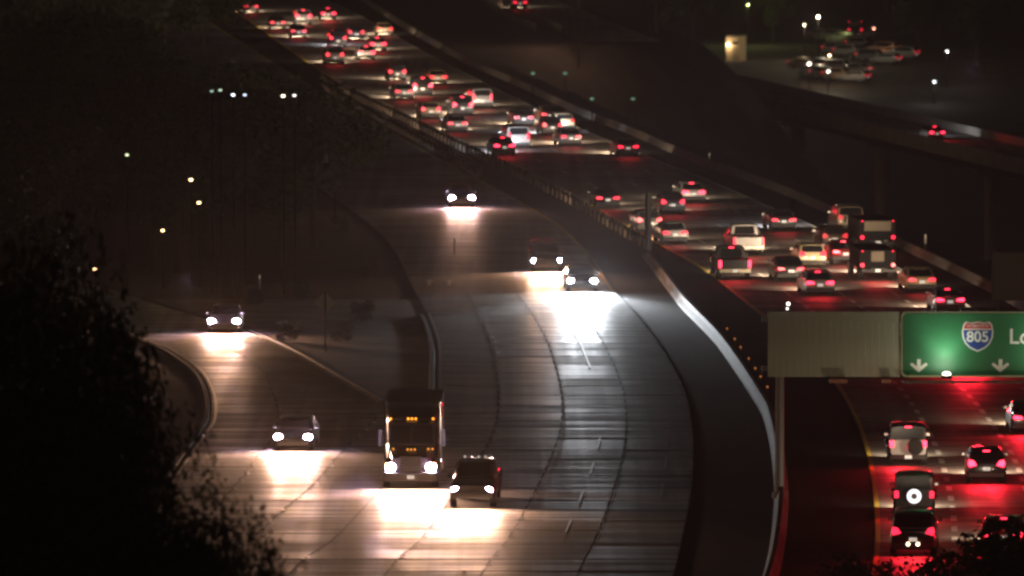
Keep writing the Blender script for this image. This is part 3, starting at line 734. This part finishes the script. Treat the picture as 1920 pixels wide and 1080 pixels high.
# walkway under the signs, with fixture mounts
MB_().box((15.3,-1.0,zb-.12), (20,.6,.06)).obj('walkway', mat('walkway_steel', (.12,.11,.10), .6, .5), gan)
for i in range(11): MB_().box((5.6+i*1.9,-.45,zb-.16), (.06,1.7,.08)).obj('bracket', M_steel, gan)
for px, w_ in ((1572,.8),(1662,.4)): MB_().box((gx(px)-ox,-.1,zb-.16), (w_,.3,.16)).obj('junction_box', mat('rusty_box', (.3,.12,.07), .7), gan)

M_green = noisy('sign_green', (.012,.13,.045), (.016,.145,.055), (1,1,1), 1.2, .5)
M_signw = mat('sign_white', (.78,.74,.68), .35)
sx0 = gx(1690); sw = 10.2; cz = (zt+zb)/2; sh = zt-zb
gs = empty('guide_sign', (sx0+sw/2, gY, cz), 0, 'green freeway guide sign with a route 805 shield and two down arrows', 'sign')
def rrect(w, h, r, y, n=6):
    pts = []
    for cx, cz_, a0 in ((w/2-r, h/2-r, 0), (-w/2+r, h/2-r, 90), (-w/2+r, -h/2+r, 180), (w/2-r, -h/2+r, 270)):
        for i in range(n+1): a = R(a0+90*i/n); pts.append((cx+r*math.cos(a), y, cz_+r*math.sin(a)))
    return pts
MB_().prism(rrect(sw, sh, .2, 0.02), (0,1,0), .05).obj('border', mat('sign_border', (.55,.6,.38), .4), gs)
MB_().prism(rrect(sw-.12, sh-.14, .22, -.004), (0,1,0), .02).obj('sign_face', M_green, gs)
def SX(px): return gx(px)-(sx0+sw/2)
def SZ(py): return gz(py)-cz
def shield():
    cx, cz_ = SX(1833), SZ(629)
    def outline(s):
        pts = [(-.62,.5),(-.5,.62),(-.3,.56),(0,.62),(.3,.56),(.5,.62),(.62,.5),(.69,.18),(.66,-.1),(.54,-.36),(.34,-.56),(0,-.72),(-.34,-.56),(-.54,-.36),(-.66,-.1),(-.69,.18)]
        return [(x*s, z*s) for x, z in pts]
    r = MB_().prism([(cx+x, -.006, cz_+z) for x, z in outline(1.0)], (0,-1,0), .012).obj('route_shield', M_signw, gs)
    o = outline(.91)
    low = [p for p in o if p[1] < .25]; low = [(.635,.24)] + [p for p in o[7:16]] + [(-.635,.24)]
    MB_().prism([(cx+x, -.018, cz_+z) for x, z in low], (0,-1,0), .012).obj('shield_blue_field', mat('shield_blue', (.02,.06,.28), .35), r)
    up = [(-.62,.3)] + [p for p in o[0:7]] + [(.62,.3)]
    MB_().prism([(cx+x, -.018, cz_+z) for x, z in up], (0,-1,0), .012).obj('shield_red_crown', mat('shield_red', (.5,.03,.04), .35), r)
    text('805', .66, (cx, -.036, cz_-.07), r, M_signw, 'route_number', offset=.012)
    text('INTERSTATE', .17, (cx, -.036, cz_+.42), r, M_signw, 'shield_caption')
shield()
text('Lo', .95, (SX(1892)-.02, -.016, SZ(632)), gs, M_signw, 'lettering', ax='LEFT', offset=.012)
for px in (1723, 1876):
    cx, cz_ = SX(px), SZ(686)
    pts = [(0,-.32),(.42,.06),(.34,.16),(.09,-.02),(.09,.32),(-.09,.32),(-.09,-.02),(-.34,.16),(-.42,.06)]
    MB_().prism([(cx+x*.92, -.006, cz_+z*.92) for x, z in pts], (0,-1,0), .012).obj('down_arrow', M_signw, gs)
# sign floodlights
for i, (px, lab) in enumerate(((1772,'lit floodlight under the green sign between its arrows'), (1965,'lit floodlight under the green sign right of its arrows'))):
    fl = empty('sign_floodlight', (gx(px), gY-1.15, gz(700)), 0, lab, 'lamp', 'floodlights under the sign')
    MB_().box((0,.02,-.05), (.46,.3,.16), taper=.8).obj('housing', M_dsteel, fl)
    MB_().sphere((0,0,.06), 1, sq=(.2,.12,.13)).obj('lens', mat('floodlight_lens', (.8,.8,.8), .2, emit=(1,.95,.7), es=4), fl, smooth=True)
    lamp('AREA', 'floodlight_beam', fl, (0,.05,.22), (R(160),0,0), 45, (.9,1,.8), shape='RECTANGLE', size=.5, size_y=.12)
    lamp('SPOT', 'floodlight_throw', fl, (0,.05,.2), (R(150),0,0), 200, (.9,1,.8), spot_size=R(95), spot_blend=1, shadow_soft_size=.15)
lp = empty('gantry_lamp', (gx(1478), gY+.1, zt), 0, 'tiny white lamp on the upper left of the grey blank panel', 'lamp')
MB_().cyl((0,0,0), (0,0,.3), .03, n=8).obj('stem', M_dsteel, lp); MB_().sphere((0,0,.35), .075).obj('bulb', mat('small_bulb', (.9,.9,.9), .3, emit=(1,.95,.8), es=5), lp)
MB_().sphere((-.04,0,.14), .05).obj('lower_bulb', MATS['small_bulb'], lp)

# ---- amber reflectors on the barrier, their returned shine put in as emission
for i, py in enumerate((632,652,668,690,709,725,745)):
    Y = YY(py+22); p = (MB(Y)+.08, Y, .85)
    o = empty('glowing_amber_reflector', p, 0, '%s of the seven glowing amber reflectors on the median barrier' % ['highest','second highest','third from top','middle one','third from bottom','second lowest','lowest'][i], 'lamp', 'glowing amber reflectors on the median barrier')
    MB_().cyl((0,0,0), (0,0,.2), .03, n=8).obj('stem', M_dsteel, o); MB_().sphere((0,0,.26), .055).obj('lens', mat('amber_reflector_glow', (.5,.2,.03), .4, emit=(1,.3,.06), es=.45), o)

# ---- roadside signs and posts
def diamond(px, py, base):
    b = G(px, base); zc = H + ray(960, py).z/ray(960, py).y*b.y
    r = empty('warning_sign', (b.x, b.y, -.05), R(4), 'diamond-shaped sign seen from its dull back on the island left of the middle carriageway', 'sign')
    MB_().box((0,0,zc/2+.3), (.09,.06,zc+.6)).obj('post', M_wood, r)
    a = .56; MB_().prism([(0,.05,zc-a),(a,.05,zc),(0,.05,zc+a),(-a,.05,zc)], (0,1,0), .02).obj('plate', mat('sign_back', (.7,.62,.55), .7), r)
diamond(610, 566, 660)
p = G(1215, 484)
pl = empty('dark_pole', (p.x, p.y, 0), 0, 'thick dark pole standing in front of the receding traffic', 'pole')
MB_().cyl((0,0,0), (0,0,4.2), .24, .2, n=16).obj('shaft', M_trim, pl, smooth=True); MB_().box((0,0,.15), (.7,.7,.3)).obj('footing', M_barr, pl)
p = G(1900, 598); b = empty('roadside_sign', (p.x, p.y, -.05), R(-3), 'large dull brown sign board seen from behind at the right edge', 'sign')
zc0, zc1 = H+ray(960,562).z/ray(960,562).y*p.y, H+ray(960,470).z/ray(960,470).y*p.y
xw = 3.4; xs = (1858-1900)/33
MB_().box((xs+xw/2,0,(zc0+zc1)/2), (xw,.05,zc1-zc0)).obj('board', mat('sign_board_back', (.11,.085,.05), .7), b)
for q in (.4, xw-.4): MB_().box((xs+q,.1,zc1/2), (.12,.12,zc1)).obj('post', M_wood, b)
for z in (zc0+.05, zc1-.05): MB_().box((xs+xw/2,-.04,z), (xw,.05,.08)).obj('frame_rail', M_wood, b)
MB_().box((xs+.04,-.04,(zc0+zc1)/2), (.08,.05,zc1-zc0)).obj('frame_rail', M_wood, b)
for px, py, h, lab in ((487,545,1.0,'slim white marker post behind the left ramp'),(852,478,1.1,'slim marker post left of the oncoming bluish headlights'),(1330,310,1.0,'small post with a red top on the far shoulder barrier'),(1735,470,1.1,'slim marker post on the far right shoulder behind the trucks')):
    p = G(px, py); o = empty('marker_post', (p.x, p.y, -.05), 0, lab, 'post', 'marker posts'); MB_().box((0,0,h/2), (.1,.03,h)).obj('blade', mat('post_white', (.6,.58,.52), .5), o)
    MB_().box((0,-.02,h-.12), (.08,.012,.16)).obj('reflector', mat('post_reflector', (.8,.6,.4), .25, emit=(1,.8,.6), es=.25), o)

# ---------------------------------------------------------------- viaduct on the right
M_via = noisy('viaduct_concrete', (.34,.31,.265), (.44,.40,.34), (1,1,1), .4, .8)
def viaduct():
    z = -10.6; a, b = G(1440, 200, z), G(1870, 303, z); d = (b-a); d.z = 0; L0 = d.length; d.normalize(); nrm = Vector((-d.y, d.x, 0))
    if nrm.x < 0: nrm = -nrm
    st = a - d*190; root = empty('viaduct', (st.x, st.y, z), 0, 'dim concrete viaduct on a tall column crossing the dark valley at right', 'bridge')
    def P(t, s, h): v = d*t + nrm*s; return (v.x, v.y, h)
    Lt = 190+L0+150
    def sw(name, prof, m): return MB_().rings([[P(t, s, h) for s, h in prof] for t in (0, Lt*.5, Lt)]).obj(name, m, root)
    sw('deck', [(2.5,-2.0),(7,-2.0),(9.5,-.7),(9.5,0),(0,0),(0,-.7)], M_via)
    sw('parapet', [(0,.002),(.25,.002),(.2,.85),(.05,.85)], M_via); sw('parapet', [(9.2,.002),(9.45,.002),(9.4,.85),(9.25,.85)], M_via)
    sw('road_surface', [(.3,.004),(9.1,.004),(9.1,.01),(.3,.01)], M_conc3)
    tcol = 190 + L0*((1592-1440)/430)
    for t in (tcol-84, tcol-42, tcol, tcol+50):
        v = st + d*t + nrm*4.5; gzv = terrain(v.x, v.y)-z-1
        MB_().cyl(P(t,4.5,gzv), P(t,4.5,-2.0), .85, n=20).obj('column', M_via, root, smooth=True)
        MB_().box(P(t,4.5,-2.25), (3.6,1.6,.5)).obj('column_cap', M_via, root)
    ang = math.atan2(-(-d).x, (-d).y)
    q = G(1757, 247, z+.9); c = Vector((q.x, q.y, z)) - d*2.3
    make_car('sedan', c + Vector((0,0,.012)), ang, 'charcoal', 'single car with red lamps driving away on the viaduct', 'far cars', red=1.5, brake=True, beam=1.2, bc=(.85,.9,1))
viaduct()

# ---------------------------------------------------------------- lamps
def street_lamp(px, py, h, lab, grp, energy=60, col=(1,.72,.4), es=9, r=.11, Y=None, arm=0.6):
    """px,py is the lit lamp; it stands h above the ground there"""
    if Y:
        d = ray(px, py); b = Vector((d.x/d.y*Y, Y+arm, 0)); b.z = terrain(b.x, b.y); h = H+d.z/d.y*Y-b.z
    else: b = hit(px, py, h)
    o = empty('street_lamp', b, 0, lab, 'lamp', grp)
    MB_().cyl((0,0,0), (0,0,h), .06, .04, n=8).obj('pole', M_dsteel, o)
    MB_().cyl((0,0,h), (0,-arm,h+.08), .03, n=6).obj('arm', M_dsteel, o)
    MB_().sphere((0,-arm,h), r, sq=(1.2,1,.8)).obj('lamp_head', mat('lamp_glow_%d_%d_%d_%d' % (es*100, col[0]*100, col[1]*100, col[2]*100), col, .4, emit=col, es=es), o)
    if energy: lamp('POINT', 'lamp_light', o, (0,-arm,h-.25), (0,0,0), energy, col, shadow_soft_size=.12)
    return o
gl = 'small lamps on the dark left slope'
for px, py, es, lab in ((358,337,7,'upper amber lamp of the pair among the dark left trees'),(373,380,6,'lower amber lamp of the pair among the dark left trees'),(305,432,5,'amber lamp left below the pair of lamps in the trees'),(178,505,6,'amber lamp furthest left and lowest in the dark trees'),(238,290,1.2,'faintest greenish lamp, highest in the left darkness')):
    street_lamp(px, py, 5, lab, gl, Y=(400 if py > 500 else 433), energy=14, col=(1,.66,.3) if es > 2 else (.7,.8,.5), es=es, r=.1)
gc = 'lamps shining through the upper left trees'
for px, py, es, c, lab in ((397,171,.7,(.5,.7,.6),'dimmest lamp at the left end of the upper left row'),(413,169,1,(.6,.8,.6),'faint greenish lamp second from left in the upper left row'),(437,178,4,(.8,.85,1),'bluish white lamp in the upper left row'),(459,178,1.5,(.7,.8,1),'pale lamp just above the lit white cabinet'),(531,180,6,(1,.85,.55),'bright warm lamp at the right of the upper left row'),(552,179,2,(1,.9,.8),'small white lamp at the right end of the upper left row'),(627,293,.9,(1,.7,.4),'dim brown lamp in the brush above the furthest oncoming car')):  # the 'lit white cabinet' is leaves lit by the added floodlight
    street_lamp(px, py, 4, lab, gc, energy=0, col=c, es=es, r=.1, Y=(428 if py < 250 else 490))
for px, lab in ((459, 'added floodlight throwing bluish white light into the upper left leaves'),):
    d = ray(px, 176); Y = 428; x = d.x/d.y*Y; z = H+d.z/d.y*Y; b = Vector((x, Y+.5, terrain(x, Y)))
    o = empty('added_tree_floodlight', b, 0, lab, 'lamp'); hh = z-b.z
    MB_().cyl((0,0,0), (0,0,hh), .06, n=8).obj('pole', M_dsteel, o); MB_().box((0,-.1,hh), (.3,.2,.16)).obj('housing', M_dsteel, o)
    lamp('SPOT', 'floodlight_beam', o, (0,.1,hh-.1), (R(76),0,R(-3)), 22000, (.8,.87,1), spot_size=R(13), spot_blend=.5)  # added lamp, put in to make a pale blotch on the leaves

# ---------------------------------------------------------------- parking lot beyond the valley
gp2 = 'lamps round the far parking lot'
for px, py, h, es, en, c, lab in ((1534,31,7,11,500,(1,.88,.6),'brightest lamp above the far parking lot'),(1508,46,5,4,250,(1,.9,.6),'narrow lamp left of the brightest one above the parking lot'),(1555,104,4,6,160,(1,.7,.4),'warm lamp in the middle of the far parking lot'),(1517,119,4,7,200,(1,.95,.8),'white lamp at the lower left of the far parking lot'),(1553,133,3,4,90,(1,.9,.75),'small lamp at the bottom of the far parking lot'),(1638,53,4,3,60,(1,.4,.3),'reddish lamp right of the far lorry'),(1775,96,5,3,60,(1,.95,.9),'lone white lamp right of the far parking lot'),(1751,153,3,2.5,60,(.9,.95,1),'lone dim lamp low on the right of the valley'),(1402,8,6,3,420,(.75,.85,.3),'lamp lighting the green tree at the top right')):
    street_lamp(px, py, h, lab, gp2, energy=en*2.4, col=c, es=es, r=.17)
lot = hit(1600, 85); 
rp = random.Random(7); cols = ['white','silver','cream','charcoal','grey','white','tan','silver']
gpk = 'cars parked in the far lot'
adj = ['first','second','third','fourth','fifth','sixth','seventh','eighth','ninth','tenth','eleventh']
for row, (y0, x0_, x1_, nn) in enumerate(((72,1540,1600,4),(88,1600,1690,6),(102,1575,1660,5),(128,1510,1600,5),(146,1530,1600,4))):
    for i in range(nn):
        px = x0_+(x1_-x0_)*i/max(1,nn-1); q = hit(px, y0+i*4.5*(1 if row < 3 else .6)); cl = cols[rp.randrange(8)]
        make_car(['sedan','hatch','suv'][rp.randrange(3)], q+Vector((0,0,.02)), R(rp.choice((62,242))+rp.uniform(-4,4)), cl,
                 '%s car parked %s from the left in row %s of the far lot' % (cl, adj[i], ['nearest the top','two','three','four','nearest the valley'][row]), gpk, lit=False, detail=False)
q = hit(1606, 66); make_box_truck(q, R(-6), 'far lorry with two white bars and two red lamps above the parking lot', panel=True, tall=2.2, wid=2.2, beam=.2, red=.3)
# lit kiosk
q = hit(1380, 114); k = empty('lit_kiosk', q, R(-20), 'small tan building with a bright lamp on its left wall at the top right', 'building')
M_tan = noisy('tan_stucco', (.5,.36,.2), (.6,.44,.26), (1,1,1), 2, .8)
MB_().box((0,0,1.7), (1.9,3.0,3.5)).obj('wall', M_tan, k); MB_().box((0,0,3.5), (2.2,3.3,.14)).obj('roof', M_trim, k); MB_().box((.35,-1.51,1.0), (.8,.05,2.0)).obj('door', mat('kiosk_door', (.3,.22,.13), .7), k)
MB_().box((.35,-1.53,2.5), (.9,.04,.4)).obj('window', M_glass, k)
MB_().sphere((-.6,-1.7,2.3), .17).obj('wall_lamp', mat('kiosk_lamp', (1,.9,.7), .4, emit=(1,.84,.55), es=12), k)
lamp('POINT', 'wall_lamp_light', k, (-.6,-2.2,2.2), (0,0,0), 110, (1,.8,.5), shadow_soft_size=.15)
for px, py, lab in ((999,137,'greenish glowing post reflector furthest left in the dark valley'),(1060,137,'greenish glowing post reflector second from left in the dark valley'),(1110,185,'faint green glowing post reflector, lower left of the valley pair'),(1187,185,'faint green glowing post reflector, lower right of the valley pair')):
    street_lamp(px, py, 2.2, lab, 'glowing green post reflectors in the dark valley', energy=0, col=(.3,.75,.6), es=.1 if py < 150 else .05, r=.18)  # roadside reflectors, not lamps; their shine is put in as weak emission
# car on the side road at the top
street_lamp(1085, -30, 9, 'added street lamp lighting the side road at the top, just out of the picture', 'added side road lamps', energy=1500, col=(1,.6,.38), es=10, r=.15)  # lamp added out of view to brighten the side road
q = G(972, 3, .9); make_car('sedan', Vector((q.x, q.y+2.3, 0)), R(5), 'charcoal', 'dark car on the side road at the top centre', 'far cars', beam=1.0, red=.7, dim=False, detail=False)

# ---------------------------------------------------------------- trees and shrubs
M_leaf = noisy('leaves', (.022,.034,.012), (.05,.068,.025), (1,1,1), .7, .75)
M_leaf2 = noisy('dry_leaves', (.04,.036,.016), (.075,.062,.03), (1,1,1), .9, .8)
M_leafn = noisy('grey_green_leaves', (.07,.075,.06), (.12,.115,.09), (1,1,1), .7, .9)
M_bark = mat('bark', (.055,.042,.032), .9)
def crown_mesh(seed, h, w, z0, n, ls, m, nl=11):
    r = random.Random(seed); vs, fs = [], []
    lobes = [(Vector((r.uniform(-.32,.32)*w, r.uniform(-.32,.32)*w, z0+(h-z0)*r.uniform(.2,.82))), r.uniform(.16,.3)*w) for _ in range(nl)]
    for i in range(n):
        c, rad = lobes[r.randrange(nl)]
        v = Vector((r.gauss(0,1), r.gauss(0,1), r.gauss(0,1))).normalized()*rad*r.uniform(.55,1.08); v.z *= .85
        p = c+v; s = ls*r.uniform(.6,1.3)
        a = Vector((r.gauss(0,1), r.gauss(0,1), r.gauss(0,.6))).normalized()*s; b = a.orthogonal().normalized()*s*.6
        b = Matrix.Rotation(r.uniform(0,6.3), 3, a) @ b; k = len(vs)
        vs += [p-a, p-b*.9, p+a, p+b*.9]; fs.append((k,k+1,k+2,k+3))
    return mesh('crown', vs, fs, m)
def trunk_mesh(seed, h, w, z0, r0):
    r = random.Random(seed+99); b = MB_(); top = (r.uniform(-.3,.3), r.uniform(-.3,.3), h*.7)
    b.cyl((0,0,-.4), (top[0]*.4, top[1]*.4, z0+.3), r0, r0*.7, n=9); b.cyl((top[0]*.4, top[1]*.4, z0+.3), top, r0*.7, r0*.25, n=8)
    for _ in range(6):
        t = r.uniform(.25,.9); s = Vector((top[0]*.4, top[1]*.4, z0+.3)).lerp(Vector(top), t); a = r.uniform(0,6.3)
        b.cyl(s, s+Vector((math.cos(a)*w*.32, math.sin(a)*w*.32, h*.16)), r0*.35, r0*.1, n=6)
    return b.mesh('trunk', M_bark, True)
TV = [(crown_mesh(i, 11, 8, 2.2, 3600, .26, M_leaf), trunk_mesh(i, 11, 8, 2.2, .26)) for i in range(3)]
SV = [(crown_mesh(20+i, 2.6, 3.4, .1, 1500, .12, M_leaf2 if i else M_leaf), trunk_mesh(20+i, 2.6, 3.4, .2, .06)) for i in range(2)]
CV = [(crown_mesh(40+i, 7, 8, .3, 30000, .1, M_leafn, 26), trunk_mesh(40+i, 7, 8, .6, .18)) for i in range(2)]
def plant(V, i, loc, sc, rz, name, label, cat, group):
    o = empty(name, loc, rz, label, cat, group); o.scale = (sc, sc, sc)
    link('crown', V[i][0], o); link('trunk', V[i][1], o); return o
rt = random.Random(3)
T = []   # px, py of the foot on the flat ground, scale
for px in range(-60, 640, 58): T.append((px+rt.uniform(-16,16), rt.uniform(478, 520)-max(0,px-450)*.25, rt.uniform(.92,1.12)))
for px in range(-40, 620, 62): T.append((px+rt.uniform(-15,15), rt.uniform(395, 430)-max(0,px-380)*.35, rt.uniform(.9,1.1)))
for px in range(-40, 500, 66): T.append((px+rt.uniform(-15,15), rt.uniform(270, 310)-max(0,px-300)*.25, rt.uniform(.9,1.1)))
for px in range(-40, 400, 70): T.append((px+rt.uniform(-15,15), rt.uniform(150, 190)-max(0,px-200)*.3, rt.uniform(.9,1.1)))
for a in ((10,760,.9),(40,860,.8),(-30,700,1.1)): T.append(a)
lamps_px = [(358,337),(373,380),(305,432),(178,505),(238,290)]
for i, (px, py, sc) in enumerate(T):
    b = G(px, py)
    if b.x > ML(b.y)-4.5*sc and py > 200: continue
    plant(TV, i % 3, (b.x, b.y, -.1), sc, rt.uniform(0,6.3), 'leafy_tree', 'dark leafy tree in the unlit wood left of the freeway', 'tree', 'dark trees left of the freeway')
# foreground bushes, bottom left, on the near slope
for i, (px, Y, topy, wpx, lab) in enumerate(((265,165,868,250,'rounded dark bush in the foreground where the ramp edge disappears'),(385,160,965,240,'lower dark bush in the foreground touching the bottom edge beside the ramp'),(60,170,620,330,'tall dark bush filling the bottom left of the picture'),(140,168,760,230,'dark bush between the tallest and the rounded foreground bushes'),(-60,172,560,380,'tallest dark bush cut by the left edge in the foreground'),(470,150,1062,140,'lowest foreground bush at the bottom edge nearest the semi truck'))):
    d = ray(px, topy); X = d.x/d.y*Y; ztop = H+d.z/d.y*Y; zg = terrain(X, Y)-.3
    o = plant(CV, i % 2, (X, Y, zg), 1, i*1.3, 'foreground_bush', lab, 'bush', 'bushes on the near slope')
    sc = wpx/F*Y/6.2; o.scale = (sc, sc, (ztop-zg)/6.2)
# shrubs at the bottom right
for i, (px, Y, topy, lab) in enumerate(((1895,272,1012,'twiggy shrub at the bottom right corner lit red by brake lights'),(1825,270,1042,'low shrub left of the red-lit twiggy shrub'),(1740,268,1052,'low dark shrub below the black utility car'),(1640,268,1066,'low dark shrub below the yellow line'),(1950,266,1000,'shrub at the right edge below the red coupe'))):
    d = ray(px, topy); X = d.x/d.y*Y; ztop = H+d.z/d.y*Y; zg = terrain(X, Y); sc = (ztop-zg)/2.35
    plant(SV, i % 2, (X, Y, zg), max(.25, sc), i*1.7, 'roadside_shrub', lab, 'shrub', 'shrubs at the bottom right')
# trees of the valley and round the lot
for i, (px, py, sc, lab) in enumerate(((1395,60,.7,'green lit tree at the top right above the tan building'),(1450,80,.8,'dark tree between the tan building and the parking lot'),(1300,90,.8,'dark tree left of the tan building'),(1720,110,.8,'dark tree right of the parking lot'),(1830,120,.9,'dark tree near the right edge beyond the valley'),(1900,60,1.0,'dark tree at the top right corner'),(1230,60,.7,'dark tree right of the side road'),(1760,60,.8,'dark tree beyond the lone white lamp'),(1450,20,.8,'dark tree above the gap left of the lot'),(1660,20,.8,'dark tree above the far lorry'))):
    q = hit(px, py); plant(TV, i % 3, q, sc, i, 'leafy_tree', lab, 'tree', 'trees beyond the valley')
for i, (px, py, lab) in enumerate(((540,640,'low dark shrub right of the ramp curb'),(680,600,'round dark shrub on the island right of the diamond sign'),(560,560,'dark shrub behind the diamond sign'),(700,520,'dark shrub above the island'),(640,640,'small shrub at the foot of the diamond sign'),(850,435,'shrub lit brown beside the far marker post'),(480,570,'shrub behind the silver saloon'))):
    b = G(px, py)
    if py < 500: b.x = ML(b.y)-2.5
    plant(SV, i % 2, (b.x, b.y, -.08), .45, i, 'verge_shrub', lab, 'shrub', 'shrubs on the verge and island')

# ---------------------------------------------------------------- haze
hz = MB_().box((0, 1850, 12), (3100, 4300, 74)).obj('haze', mat('unused', (1,1,1)))
HZ = bpy.data.materials.new('haze_air'); HZ.use_nodes = True; n = HZ.node_tree.nodes
for q in list(n):
    if q.type == 'BSDF_PRINCIPLED': n.remove(q)
v = n.new('ShaderNodeVolumePrincipled'); v.inputs['Color'].default_value = (1,.87,.86,1); v.inputs['Density'].default_value = .00015; v.inputs['Anisotropy'].default_value = .55
HZ.node_tree.links.new(v.outputs[0], n['Material Output'].inputs['Volume'])
hz.data.materials.clear(); hz.data.materials.append(HZ); hz['kind'] = 'stuff'
